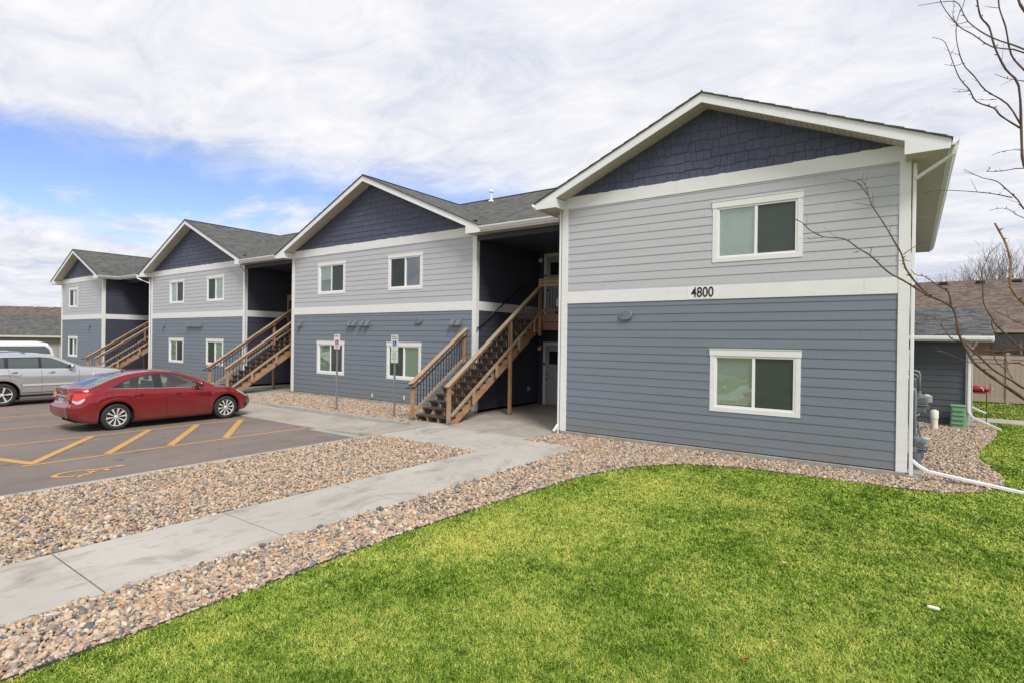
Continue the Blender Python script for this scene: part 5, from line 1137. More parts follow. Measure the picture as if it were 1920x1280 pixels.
# ------------------------------------------------------------------ bare trees
mat('bark', (0.045, 0.024, 0.022), .75, rgb2=(.15, .085, .055), vscale=14, vstretch=(1, 1, .3), bump=.3, bscale=60)
mat('bark_tan', (0.14, 0.075, 0.04), .7, rgb2=(.30, .20, .09), vscale=10)
mat('twig_brown', (0.055, 0.026, 0.024), .75)
ft = empty('bare_tree', tuple(np.array([1.75, -4.6, 0])), 'leafless young tree reaching in from the right edge of the lawn', 'tree')
DEP = lambda px, k=0: 4.9+k+(1920-px)/1920*1.6
def limb(pts, r0, r1, mt='bark', k=0, dslope=1.6, name='branch', knob=True, sd=0):
    r0, r1 = r0*1.06, r1*1.2; P = [at(x, y, 4.9+k+(1920-x)/1920*dslope) for x, y in pts]
    S = [np.array(q) for q in smooth_line([tuple(p) for p in P], 3)]; n = len(S)
    L = np.r_[0, np.cumsum([np.linalg.norm(S[i+1]-S[i]) for i in range(n-1)])]; L /= L[-1]
    R = r0+(r1-r0)*L; r = random.Random(int(pts[0][0])+int(pts[-1][1])+sd)
    R = [v_*(1+.10*math.sin(i*2.1)) for i, v_ in enumerate(R)]
    b = MB(); b.tube(S, R, 7)
    if knob:
        for i in range(2, n-2):
            if r.random() < .38:
                dr = np.array([r.uniform(-1, 1), r.uniform(-1, 1), r.uniform(-.2, 1)]); dr /= np.linalg.norm(dr)
                b.tube([S[i], S[i]+dr*(R[i]*1.6+.010), S[i]+dr*(R[i]*1.6+.022)], [R[i]*.75+.001, R[i]*.45+.0012, .0008], 5)
        for i in range(3, n-2):
            if r.random() < .10 and name != 'trunk':       # short side shoots
                d0 = S[i+1]-S[i]; d0 /= np.linalg.norm(d0); q = np.array([r.gauss(0, 1), r.gauss(0, 1), r.gauss(.5, .8)]); q -= d0*(q@d0)*.6; q = q/np.linalg.norm(q)+d0*.8; q /= np.linalg.norm(q)
                ln_ = r.uniform(.04, .16); k1 = S[i]+q*ln_*.5+np.array([0, 0, .006]); k2 = S[i]+q*ln_+np.array([0, 0, .02]); b.tube([S[i], k1, k2], [.0020, .0015, .0008], 5)
    return b.build(name, mt, ft, smooth=True)
TR = [(2080, 1040), (2075, 960), (2062, 880), (2050, 800), (2030, 700), (2010, 560), (1995, 420), (1985, 300), (1975, 150), (1965, 0), (1955, -140)]
limb(TR, .055, .016, name='trunk', k=.05, knob=False)
LB = [
 ([(2066, 905), (1990, 800), (1920, 747), (1866, 710), (1830, 683), (1814, 659), (1798, 627), (1790.6, 587), (1783, 575), (1765, 564), (1744, 556), (1726, 546), (1693.6, 526), (1665, 510), (1632.5, 480), (1611, 467), (1582, 448), (1544, 444.5), (1517.5, 431), (1503, 417), (1487, 411)], .0165, .0028, 'bark', 0),
 ([(1744, 556), (1726, 539), (1711.5, 523), (1697, 501), (1690, 476), (1675.6, 451), (1661, 426), (1647, 404), (1634, 384), (1627, 361), (1620, 343), (1609, 336)], .0090, .0022, 'bark', 0),
 ([(1627, 366), (1614.5, 350), (1604, 342), (1577, 335)], .0040, .0016, 'bark', 0), ([(1634, 386), (1614.5, 382.6), (1596, 381)], .0028, .0012, 'twig_brown', 0),
 ([(1693.6, 478), (1711.5, 465), (1738.5, 451.6)], .0035, .0015, 'twig_brown', 0), ([(1544, 445.5), (1525, 447), (1498, 447)], .0028, .0012, 'twig_brown', 0),
 ([(1631, 478), (1634, 468), (1636, 462)], .0028, .0015, 'twig_brown', 0), ([(1611, 470), (1604, 473), (1599, 474)], .0028, .0015, 'twig_brown', 0), ([(1708, 490), (1697, 488), (1690, 489), (1677, 488)], .002, .001, 'twig_brown', 0),
 ([(1783, 575), (1778, 548), (1755, 533.5), (1735, 519), (1717, 515.6), (1708, 505.5)], .0072, .002, 'bark', 0),
 ([(1798, 640), (1783, 634), (1769, 616), (1756, 600), (1742, 592)], .005, .0018, 'bark', 0),
 ([(2040, 790), (1980, 752), (1920, 727), (1897.5, 712.5), (1871, 698), (1854, 685), (1839, 670), (1822.5, 656), (1799.6, 634)], .0125, .0060, 'bark', .12),
 ([(1870, 697.5), (1861, 693), (1847, 692)], .0035, .0015, 'twig_brown', .1),
 ([(2030, 700), (1960, 690), (1920, 684), (1909, 680), (1890, 680.6), (1874, 682), (1850, 680), (1831, 679), (1819, 679), (1794, 670), (1772.6, 660.5), (1756.5, 657.5)], .0070, .0022, 'bark', -.15),
 ([(2022, 660), (1960, 654), (1920, 655), (1895, 656), (1880, 658), (1857.5, 657), (1834, 653), (1820, 642.5), (1805, 634)], .0075, .0035, 'bark', .2),
 ([(2030, 700), (1960, 676), (1919, 655), (1905, 645), (1885, 626), (1866, 607.5), (1859, 594.6), (1844.5, 569.5), (1842.7, 530), (1841, 508), (1850, 490), (1855, 476), (1877, 456)], .0085, .0020, 'bark', -.1),
 ([(1899, 710), (1889, 690), (1888, 677.5), (1880, 659), (1871, 630), (1861, 615), (1859, 600)], .0018, .0040, 'bark', -.1),
 ([(1898, 709), (1885, 693), (1872, 681), (1866, 673), (1863, 666)], .0018, .0030, 'twig_brown', -.1),
 ([(2005, 640), (1960, 604), (1920, 569.5), (1900, 548), (1893, 526), (1895, 494), (1887.6, 462), (1877, 440), (1865, 418.6)], .0115, .0060, 'bark_tan', -.3),
 ([(2003, 620), (1920, 607), (1891, 596), (1860.6, 580)], .0055, .0022, 'bark', .1), ([(1912, 657), (1893, 646), (1878, 636)], .0035, .003, 'bark', -.1),
 ([(1990, 380), (1950, 345), (1920, 311), (1915, 250), (1910, 161.6), (1885.6, 130.6), (1865, 89), (1854.7, 51.6), (1839, 32.7), (1832, 0), (1824, -60)], .0120, .0050, 'bark', .1),
 ([(1913, 240.6), (1877, 218), (1863, 203), (1830.6, 191), (1818.6, 170), (1799.7, 148), (1787.7, 120), (1779, 96), (1768.8, 77), (1748, 70.5)], .0075, .0018, 'bark', .1),
 ([(1915, 237), (1889, 196), (1848, 170), (1827, 144), (1805, 118.6), (1793, 72), (1795.6, 34), (1806.6, 10), (1812, -20)], .0070, .0018, 'bark', .1),
 ([(1978, 160), (1920, 99.7), (1861.6, 89), (1823.8, 65), (1796, 48), (1765, 7), (1758, -30)], .0072, .0025, 'bark', .2),
 ([(1976, 130), (1920, 93), (1858, 70.5), (1815, 41), (1798, 8.6), (1777, 3), (1722, 11)], .0078, .0018, 'bark', -.1),
 ([(1981, 200), (1920, 132), (1896, 103), (1885.6, 51.6), (1873.6, 15.5), (1872, -20)], .0090, .0045, 'bark', .3),
 ([(1982, 170), (1920, 153), (1889, 148), (1865, 139)], .0050, .0018, 'bark', .2), ([(1987, 300), (1916.6, 282), (1879, 284.6), (1860, 291.5)], .0040, .0015, 'twig_brown', .1),
 ([(1990, 330), (1920, 316), (1880.5, 321), (1849.5, 322)], .0060, .0025, 'bark', .1), ([(1850, 322), (1855, 318), (1856, 313)], .003, .001, 'twig_brown', .1),
 ([(1997, 450), (1950, 415), (1920, 392), (1908, 374.7), (1885.6, 354), (1868, 340), (1841, 333.5), (1806.6, 318)], .0085, .0018, 'bark', -.05),
 ([(1897.7, 371), (1854.7, 362.7), (1786, 357.5), (1748, 359), (1731, 363.7)], .0045, .0015, 'twig_brown', -.05), ([(1995, 420), (1920, 409), (1892.5, 393.6), (1875, 391), (1854.7, 395)], .0045, .0015, 'twig_brown', 0),
 ([(1970, 90), (1920, 20), (1909.7, 0), (1900, -40)], .0120, .0070, 'bark', -.2), ([(1818, 171), (1800, 173), (1786, 172.6)], .0032, .0012, 'twig_brown', .1), ([(1868, 187), (1850, 188), (1832, 187)], .0028, .0012, 'twig_brown', .1),
 ([(1803, 120), (1790, 124), (1770.5, 121)], .0030, .0012, 'twig_brown', .1), ([(1796, 50), (1787, 30), (1788, 14), (1790, 5)], .003, .0012, 'twig_brown', .2), ([(1873, 15), (1865, 15), (1846, 12)], .003, .0012, 'twig_brown', .3), ([(1815, 41), (1800, 45), (1783, 49)], .003, .0012, 'twig_brown', 0)]
for pts, r0, r1, mt, k in LB: limb(pts, r0, r1, mt, k)
# leafless tree beyond the brown house
mat('far_twigs', (0.17, 0.12, 0.105), .85)
def far_tree(px, depth, h, label, seed, spread=1.0):
    r = random.Random(seed); base = at(px, 640, depth); base[2] = 0; root = empty('distant_tree', tuple(base), label, 'tree', 'bare trees beyond the brown house')
    tr = MB(); cr_ = MB(); B = Vector(base)
    def grow(p, d, L, rad, lev):
        q = p+d*L; mid_ = p+d*L*.5+Vector((r.uniform(-1, 1), r.uniform(-1, 1), 0))*L*.03
        (tr if lev < 1 else cr_).tube([p, mid_, q], [rad, rad*.85, rad*.7], 5 if lev < 2 else 3, cap=False)
        if lev >= 5: return
        n = (9 if lev == 0 else (4 if lev < 3 else 3))
        for i in range(n):
            ang = r.uniform(0, 6.28); tilt = r.uniform(.18, .62)*spread if lev else r.uniform(.15, .85)*spread
            a = d.orthogonal().normalized(); c = d.cross(a); nd_ = (d*math.cos(tilt)+(a*math.cos(ang)+c*math.sin(ang))*math.sin(tilt)+Vector((0, 0, .22))).normalized()
            grow(q if i < 2 or lev == 0 else p+d*L*r.uniform(.45, 1), nd_, L*r.uniform(.62, .86) if lev else h*r.uniform(.24, .32), rad*(.55 if lev else .38), lev+1)
    grow(B, Vector((0, 0, 1)), h*.18, .22, 0)
    tr.build('trunk', 'bark', root, smooth=True); cr_.build('crown', 'far_twigs', root)
far_tree(1842, 52, 11.0, 'broad leafless tree above the brown roof, in the middle', 5, 1.15)
far_tree(1925, 50, 10.5, 'leafless tree at the right edge above the brown roof', 9, 1.0)
# ------------------------------------------------------------------ vehicles (local: x forward, y left, z up)
def paint(name, rgb, rough=.28, dirt=(0.16, 0.125, 0.10), metal=.25, flake=.1):
    m = bpy.data.materials.new(name); m.use_nodes = True; t = m.node_tree; b = t.nodes['Principled BSDF']; l = t.links
    b.inputs['Metallic'].default_value = metal; b.inputs['Roughness'].default_value = rough; b.inputs['Coat Weight'].default_value = .8; b.inputs['Coat Roughness'].default_value = .06
    co = t.nodes.new('ShaderNodeTexCoord'); sp = t.nodes.new('ShaderNodeSeparateXYZ'); l.new(co.outputs['Object'], sp.inputs[0])
    n = t.nodes.new('ShaderNodeTexNoise'); n.inputs['Scale'].default_value = 5; n.inputs['Detail'].default_value = 7; l.new(co.outputs['Object'], n.inputs['Vector'])
    # road dust clinging to the lower panels
    mr = t.nodes.new('ShaderNodeMapRange'); mr.inputs[1].default_value = .72; mr.inputs[2].default_value = .15; mr.inputs[3].default_value = 0; mr.inputs[4].default_value = .75; l.new(sp.outputs[2], mr.inputs[0])
    mu = t.nodes.new('ShaderNodeMath'); mu.operation = 'MULTIPLY'; l.new(mr.outputs[0], mu.inputs[0]); l.new(n.outputs['Fac'], mu.inputs[1])
    mx = t.nodes.new('ShaderNodeMix'); mx.data_type = 'RGBA'; mx.inputs[6].default_value = (*rgb, 1); mx.inputs[7].default_value = (*dirt, 1); l.new(mu.outputs[0], mx.inputs[0]); l.new(mx.outputs[2], b.inputs['Base Color'])
    ad = t.nodes.new('ShaderNodeMath'); ad.operation = 'MULTIPLY_ADD'; ad.inputs[1].default_value = .5; ad.inputs[2].default_value = rough; l.new(mu.outputs[0], ad.inputs[0]); l.new(ad.outputs[0], b.inputs['Roughness'])
    ml = t.nodes.new('ShaderNodeMath'); ml.operation = 'SUBTRACT'; ml.inputs[0].default_value = .8; l.new(mu.outputs[0], ml.inputs[1]); l.new(ml.outputs[0], b.inputs['Coat Weight']); M[name] = m
paint('paint_red', (0.26, 0.008, 0.013), metal=.45, rough=.25); paint('paint_silver', (0.50, 0.50, 0.51), rough=.3, metal=.5); paint('paint_white', (0.72, 0.72, 0.72), metal=0)
mat('tyre_rubber', (0.028, 0.027, 0.026), .85, bump=.2, bscale=60); mat('rim_silver', (0.66, 0.66, 0.63), .4, metal=.25); mat('rim_dark', (0.03, 0.03, 0.03), .6)
mat('chrome', (0.75, 0.75, 0.75), .12, metal=1.0); mat('trim_black', (0.015, 0.015, 0.016), .45); mat('lamp_red', (0.55, 0.02, 0.015), .12, coat=.8); mat('lamp_clear', (0.55, 0.56, 0.56), .1, metal=.4, coat=.8); mat('auto_glass', (0.055, 0.07, 0.065), .03, spec=.9, coat=.6)
mat('plate_blue', (0.30, 0.40, 0.43), .5); mat('seam', (0.02, 0.006, 0.006), .8); mat('seam_grey', (0.05, 0.05, 0.05), .8); mat('auto_glass_light', (0.13, 0.165, 0.15), .03, spec=.9, coat=.6)
mat('wheel_well', (0.008, 0.008, 0.008), .95)
def catmull(P, k):
    P = np.array(P, float); out = []
    for i in range(len(P)-1):
        p0, p1, p2, p3 = P[max(i-1, 0)], P[i], P[i+1], P[min(i+2, len(P)-1)]
        for t in np.linspace(0, 1, k, endpoint=False): out.append(.5*((2*p1)+(-p0+p2)*t+(2*p0-5*p1+4*p2-p3)*t*t+(-p0+3*p1-3*p2+p3)*t**3))
    out.append(P[-1]); return np.array(out)
def smooth_interp(x, xs, ys):
    # monotone-ish smooth interpolation (smoothed linear)
    return float(np.mean([np.interp(x+d, xs, ys) for d in (-.09, -.06, -.03, 0, .03, .06, .09)]))
class Car:
    def __init__(s, sp): s.sp = sp
    def I(s, k, x): xs, ys = zip(*s.sp[k]); return smooth_interp(x, xs, ys)
    def section(s, x):
        sp = s.sp; hw = s.I('hw', x); zl = s.I('zlow', x); zb = s.I('zbelt', x); zt = s.I('ztop', x); zc = s.I('zcrease', x)
        P = [(hw-.07, zl), (hw-.025, zl+.05), (hw-.008, zl+(zc-zl)*.35), (hw, zl+(zc-zl)*.7), (hw+.004, zc-.03), (hw-.006, zc+.03), (hw-.035, (zc+zb)/2+.02), (hw-.075, zb), (hw-.13, zb+(zt-zb)*.35), (hw*.62, zb+(zt-zb)*.82), (hw*.3, zt-.004), (0, zt)]
        Q = catmull(P, 3)
        # wheel arches
        for xw in sp['axles']:
            R = sp['arch']; d = abs(x-xw)
            if d < R:
                za = sp['wr']+.0+math.sqrt(max(R*R-d*d, 0)); top = zc+.10
                if za > zl:
                    for q in Q:
                        if q[1] < top and q[0] > hw-.2: q[1] = za+(q[1]-zl)*(top-za)/(top-zl)
                    if True:
                        Q[:8, 0] += .010
        return Q
    def shear(s, x, z):
        L = s.sp['L']; fr = max(0, 1-x/.55); ff = max(0, 1-(L-x)/.6)
        return x+fr**1.3*s.I2('rear_face', z)-ff**1.3*s.I2('front_face', z)
    def I2(s, k, z): zs, v = zip(*s.sp[k]); return float(np.interp(z, zs, v))
    def body_y(s, x, z):
        Q = s.section(x); k = int(np.argmax(Q[:, 0] > -1)); zs = Q[:, 1]; ys = Q[:, 0]; i = np.argsort(zs[:24]); return float(np.interp(z, zs[:24][i], ys[:24][i]))
    def cab_y(s, x, z):
        zb = s.I('zbelt', x); hw = s.I('hw', min(max(x, .7), s.sp['L']-1.0)); return hw-.095-(z-zb)*s.sp['lean']-(max(0, z-zb))**2*.16
def build_car(sp, root, pm):
    c = Car(sp); L = sp['L']
    xs = sorted(set(list(np.linspace(0, .4, 12))+list(np.linspace(.4, L-.45, 90))+list(np.linspace(L-.45, L, 14))+[a+s_*sp['arch']*k for a in sp['axles'] for s_ in (-1, 1) for k in (.9999, .97, .9)]))
    rows = []
    for x in xs:
        Q = c.section(x); full = [(c.shear(x, z), -y, z) for y, z in Q]+[(c.shear(x, z), y, z) for y, z in Q[::-1][1:]]; rows.append(full)
    b = MB(); b.grid(rows)
    n = len(rows[0])
    for R_, sgn in ((rows[0], 1), (rows[-1], -1)):          # end caps: rows shrinking to the middle
        h = n//2; prev = R_[:h+1]; mir = R_[::-1][:h+1]
        g = [[tuple(np.array(p)*(1-t)+np.array(q)*t+np.array([-sgn*.03*math.sin(math.pi*t), 0, 0])) for t in np.linspace(0, 1, 9)] for p, q in zip(prev, mir)]
        if sgn < 0: g = g[::-1]
        b.grid(g[::-1])
    body = b.build('body', pm, root, smooth=True); ms = body.modifiers.new('weld', 'WELD'); ms.merge_threshold = .0005
    # underbody
    b = MB(); zl = sp['wr']*.75; a0, a1 = sp['axles']; R = sp['arch']; hwm = sp['W']/2
    b.box(a0+R+.01, a1-R-.01, -hwm+.07, hwm-.07, zl, sp['zfloor']); b.box(.25, L-.3, -hwm+.42, hwm-.42, zl-.02, sp['zfloor']+.2); b.box(.38, a0-R-.01, -hwm+.22, hwm-.22, zl+.08, sp['zfloor']+.1); b.box(a1+R+.01, L-.2, -hwm+.15, hwm-.15, zl+.02, sp['zfloor'])
    b.build('underbody', 'wheel_well', root)
    for ax in sp['axles']:
        for s_ in (-1, 1):
            b = MB(); yy = s_*(hwm-.03); y2 = s_*(hwm-.43); T = np.linspace(-.15*math.pi, 1.15*math.pi, 22)
            b.grid([[(ax+R*1.01*math.cos(t), yy, sp['wr']+R*1.01*math.sin(t)) for t in T], [(ax+R*1.01*math.cos(t), y2, sp['wr']+R*1.01*math.sin(t)) for t in T]]); b.add([(ax+R*1.01*math.cos(t), y2, sp['wr']+R*1.01*math.sin(t)) for t in T], [tuple(range(22))]); b.build('wheel_well', 'wheel_well', root)
    # greenhouse
    clear = sp.get('clear', False); NZ = 34 if clear else 9; JT = NZ+2
    zr = sp['roof']; x0, x1 = zr[0][0], zr[-1][0]; gx = np.linspace(x0, x1, 230 if clear else 70); crown = sp.get('crown', .045)
    zroof = lambda x: smooth_interp(x, *zip(*zr)) if x0+.09 < x < x1-.09 else float(np.interp(x, *zip(*zr)))
    rowsG = []
    for x in gx:
        zb = c.I('zbelt', x)-.03; zt = max(zroof(x), zb+.002); ze = zb+(zt-zb)*.93-.0; row = []
        for t in np.linspace(0, 1, NZ): z = zb+(ze-zb)*t; row.append((x, -c.cab_y(x, z), z))
        ye = c.cab_y(x, ze)
        for t in (.012, .035, .07, .14, .3, .55, .8, 1.0):
            y = ye*(1-t); k = 1-(1-t)**2 if False else min(1, (t/.14))**.6; row.append((x, -y, ze+(zt-crown*(y/ye)**2*min(1, (zt-zb)*3)-ze)*(k if t < .14 else 1)))
        rowsG.append(row+[(p[0], -p[1], p[2]) for p in row[::-1][1:]])
    nr = len(rowsG[0]); V = [p for r_ in rowsG for p in r_]; F = {'roof': [], 'windshield': [], 'rear_window': []}
    WT = lambda x: float(np.interp(x, *zip(*sp['wtop']))); BT = lambda x: c.I('zbelt', x)+sp.get('beltoff', .012)
    def hole(i, j):
        jj = min(j, nr-2-j)
        if not clear or jj >= NZ-1: return False
        x = (gx[i]+gx[i+1])/2; z = (V[i*nr+j][2]+V[i*nr+j+1][2])/2
        return any(w0+.006 < x < w1-.006 for w0, w1 in sp['wins']) and BT(x)+.016 < z < WT(x)-.030
    def cls(i, j):
        x = (gx[i]+gx[i+1])/2; h = (nr-1)//2; jj = min(j, nr-2-j)
        if jj >= JT and sp['ws'][0] < x < sp['ws'][1]: return 'windshield'
        if jj >= JT and sp['rw'][0] < x < sp['rw'][1]: return 'rear_window'
        return 'roof'
    for i in range(len(gx)-1):
        for j in range(nr-1):
            if not hole(i, j): F[cls(i, j)].append((i*nr+j, i*nr+j+1, (i+1)*nr+j+1, (i+1)*nr+j))
    for k, fs in F.items():
        used = sorted({i for f in fs for i in f}); mp = {u_: i for i, u_ in enumerate(used)}; b = MB(); b.add([V[i] for i in used], [tuple(mp[i] for i in f) for f in fs])
        b.build('cabin' if k == 'roof' else k, pm if k == 'roof' else ('car_glass' if clear else 'auto_glass'), root, smooth=True)
    # side windows
    def side_patch(name, xa, xb_, lo, hi, m_, off=.004, yf=None, nx=26, nz=6, both=True, parent=None):
        for s_ in ((-1, 1) if both else (-1,)):
            g = []
            for x in np.linspace(xa, xb_, nx):
                a, t_ = lo(x), hi(x); g.append([(c.shear(x, z) if yf else x, s_*((yf or c.cab_y)(x, z)+off), z) for z in np.linspace(a, max(a+.001, t_), nz)])
            if s_ > 0: g = g[::-1]
            b = MB(); b.grid(g); b.build(name, m_, parent or root, smooth=True)
    belt = lambda x: c.I('zbelt', x)+sp.get('beltoff', .012)
    wt = lambda x: float(np.interp(x, *zip(*sp['wtop'])))
    if not clear: side_patch('window_surround', sp['wx'][0]-.0, sp['wx'][-1]+.0, lambda x: belt(x)-.004, lambda x: wt(x)+.0, 'trim_black', .003, nx=50)
    else:
        edges = [sp['wx'][0]]+[e_ for w_ in sp['wins'] for e_ in w_]+[sp['wx'][-1]]
        for k in range(0, len(edges), 2): side_patch('window_pillar', edges[k]-(.0 if k == 0 else .012), edges[k+1]+(.012 if k+2 < len(edges) else 0), lambda x: belt(x)-.004, lambda x: wt(x)+.0, 'trim_black', .003, nx=12)
        side_patch('window_surround', sp['wx'][0], sp['wx'][-1], lambda x: max(belt(x), wt(x)-.036), lambda x: wt(x), 'trim_black', .0035, nx=50, nz=3)
        side_patch('window_surround', sp['wx'][0], sp['wx'][-1], lambda x: belt(x)-.006, lambda x: min(belt(x)+.022, wt(x)), 'trim_black', .0035, nx=50, nz=3)
        for sx in (1.05, 1.10, 2.15):           # seats
            for yy in ((-.38, .38) if sx > 1.5 else (-.38, 0, .38)):
                wd = .25 if sx > 1.5 else .20
                b = MB(); b.prism([(sx+.10, .62), (sx+.16, .62), (sx+.04, 1.12), (sx-.06, 1.13), (sx-.10, 1.10)], 'y', yy-wd, yy+wd); se = b.build('seat_back', 'seat_cloth', root, bevel=.04)
                b = MB(); b.box(sx-.075, sx+.0, yy-.12, yy+.12, 1.15, 1.29); b.build('headrest', 'seat_cloth', root, bevel=.04)
        b = MB(); b.box(.9, 3.1, -.72, .72, .55, .66); b.build('cabin_floor', 'wheel_well', root)
        b = MB(); b.prism([(2.78, .6), (3.3, .6), (3.34, .95), (2.95, .985), (2.80, .93)], 'y', -.70, .70); b.build('dashboard', 'trim_black', root, bevel=.03)
        b = MB(); T = np.linspace(0, 2*math.pi, 25); b.tube([(2.68+.05*math.sin(t), .36+.18*math.cos(t), .93+.17*math.sin(t)) for t in T], .014, 6); b.build('steering_wheel', 'trim_black', root, smooth=True)
    for i in range(len(sp['wins'])):
        xa, xb_ = sp['wins'][i][:2]; side_patch('side_window', xa, xb_, lambda x: belt(x)+.012, lambda x: wt(x)-.025, sp.get('glass', 'auto_glass_light') if not clear else 'car_glass', .007)
    side_patch('belt_moulding', sp['wx'][0], sp['wx'][-1], lambda x: belt(x)-.014, lambda x: belt(x)+.004, 'chrome', .009, nz=2, nx=40)
    # seams and handles
    for x, z0, z1, sl in sp['seams']:
        side_patch('door_seam', x-.004, x+.004, lambda x_: z0, lambda x_: z1, sp['seam'], .0025, c.body_y, nx=2, nz=14) if not sl else None
        if sl:
            for s_ in (-1, 1):
                P = [np.array([np.interp(t, *zip(*[(z0, x), (z1, x+sl)])), 0, t]) for t in np.linspace(z0, z1, 14)]; b = MB()
                b.grid([[(p[0]-.004, s_*(c.body_y(p[0], p[2])+.0025), p[2]) for p in P], [(p[0]+.004, s_*(c.body_y(p[0], p[2])+.0025), p[2]) for p in P]]); b.build('door_seam', sp['seam'], root)
    for x, z in sp['handles']:
        for s_ in (-1, 1):
            y = c.body_y(x, z); b = MB(); b.tube([(x-.10, s_*(y+.004), z), (x-.08, s_*(y+.030), z+.004), (x+.06, s_*(y+.032), z+.006), (x+.09, s_*(y+.004), z+.004)], [.010, .013, .013, .010], 8); b.build('door_handle', sp.get('handle_m', pm), root, smooth=True)
            b = MB(); b.grid([[(x-.07+.14*k/4, s_*(c.body_y(x, z+.03)+.003), z+.030) for k in range(5)], [(x-.07+.14*k/4, s_*(c.body_y(x, z-.02)+.003), z-.02) for k in range(5)]]); b.build('handle_cup', sp['seam'], root)
    # mirrors
    mx_, mz = sp['mirror']
    for s_ in (-1, 1):
        y = c.cab_y(mx_, mz-.05)+.02; b = MB(); P = []
        for t, (sx, sz) in zip(np.linspace(0, 1, 7), ((.0, .0), (.05, .055), (.085, .075), (.095, .085), (.085, .08), (.06, .06), (0, 0))):
            P.append([(mx_+.02+sx*math.cos(a)*.9-.02*t, s_*(y+.03+.20*t), mz+sz*math.sin(a)) for a in np.linspace(0, 2*math.pi, 17)])
        if s_ > 0: P = P[::-1]
        b.grid(P); mo = b.build('door_mirror', sp.get('mirror_m', pm), root, smooth=True)
        b = MB(); b.box(mx_-.075, mx_-.062, min(s_*(y+.05), s_*(y+.21)), max(s_*(y+.05), s_*(y+.21)), mz-.06, mz+.06); b.build('mirror_glass', 'trim_black', mo)
    # lamps
    for nm, xa, xb_, lo, hi, m_ in sp['lamps']:
        side_patch(nm, xa, xb_, lambda x: float(np.interp(x, *zip(*lo))), lambda x: float(np.interp(x, *zip(*hi))), m_, .006, c.body_y, nx=22, nz=6)
    for fn in sp.get('extras', ()): fn(c, root)
    # wheels
    for ax in sp['axles']:
        for s_ in (-1, 1):
            wr, ww = sp['wr'], sp['ww']; yo = s_*(hwm-.045); b = MB(); rr = sp['rimr']
            pr = [(rr*.97, .0), (rr+.01, -.004), (wr*.86, -.012*-1*-1), (wr-.022, .004), (wr-.004, .022), (wr, .05), (wr, ww-.05), (wr-.004, ww-.022), (wr-.02, ww-.004), (rr, ww-.0), (rr*.9, ww-.02), (rr*.9, .03), (rr*.97, .0)]
            b.lathe([(r_, -s_*h_) for r_, h_ in pr], (ax, yo, wr), 'y', 44); w_ = b.build('wheel', 'tyre_rubber', root, auto=35)
            if s_ < 0 or True: pass
            b = MB(); b.lathe([(0, -s_*.06), (rr*.92, -s_*.06)], (ax, yo, wr), 'y', 32); b.build('brake_backing', 'rim_dark', w_)
            b = MB(); b.lathe([(rr*.995, -s_*.002), (rr*.93, -s_*.006), (rr*.90, -s_*.03)], (ax, yo, wr), 'y', 44); ns = sp['spokes']
            for k in range(ns):
                a = 2*math.pi*k/ns+.1
                def pt(r_, da, h_): return (ax+r_*math.cos(a+da), yo-s_*h_, wr+r_*math.sin(a+da))
                w1, w2 = sp['sw']; q = [pt(rr*.16, -w1*2.2, .020), pt(rr*.55, -w1, .012), pt(rr*.93, -w2, .010), pt(rr*.93, w2, .010), pt(rr*.55, w1, .012), pt(rr*.16, w1*2.2, .020)]
                q2 = [(p[0], p[1]-s_*.025, p[2]) for p in q]; n_ = 6; b.add(q+q2, [tuple(range(n_))]+[(i, n_+i, n_+(i+1) % n_, (i+1) % n_) for i in range(n_)])
            b.lathe([(0, -s_*.008), (rr*.13, -s_*.010), (rr*.20, -s_*.022)], (ax, yo, wr), 'y', 20); b.build('rim', 'rim_silver', w_)
            b = MB()
            for k in range(5): a = 2*math.pi*k/5+.3; b.lathe([(0, -s_*.012), (.011, -s_*.012), (.011, -s_*.03)], (ax+rr*.27*math.cos(a), yo, wr+rr*.27*math.sin(a)), 'y', 8)
            b.build('lug_nuts', 'rim_dark', w_)
    return c
def place(root, x, y, z): root.rotation_euler = (0, 0, math.pi/2); root.location = (x, y, z)
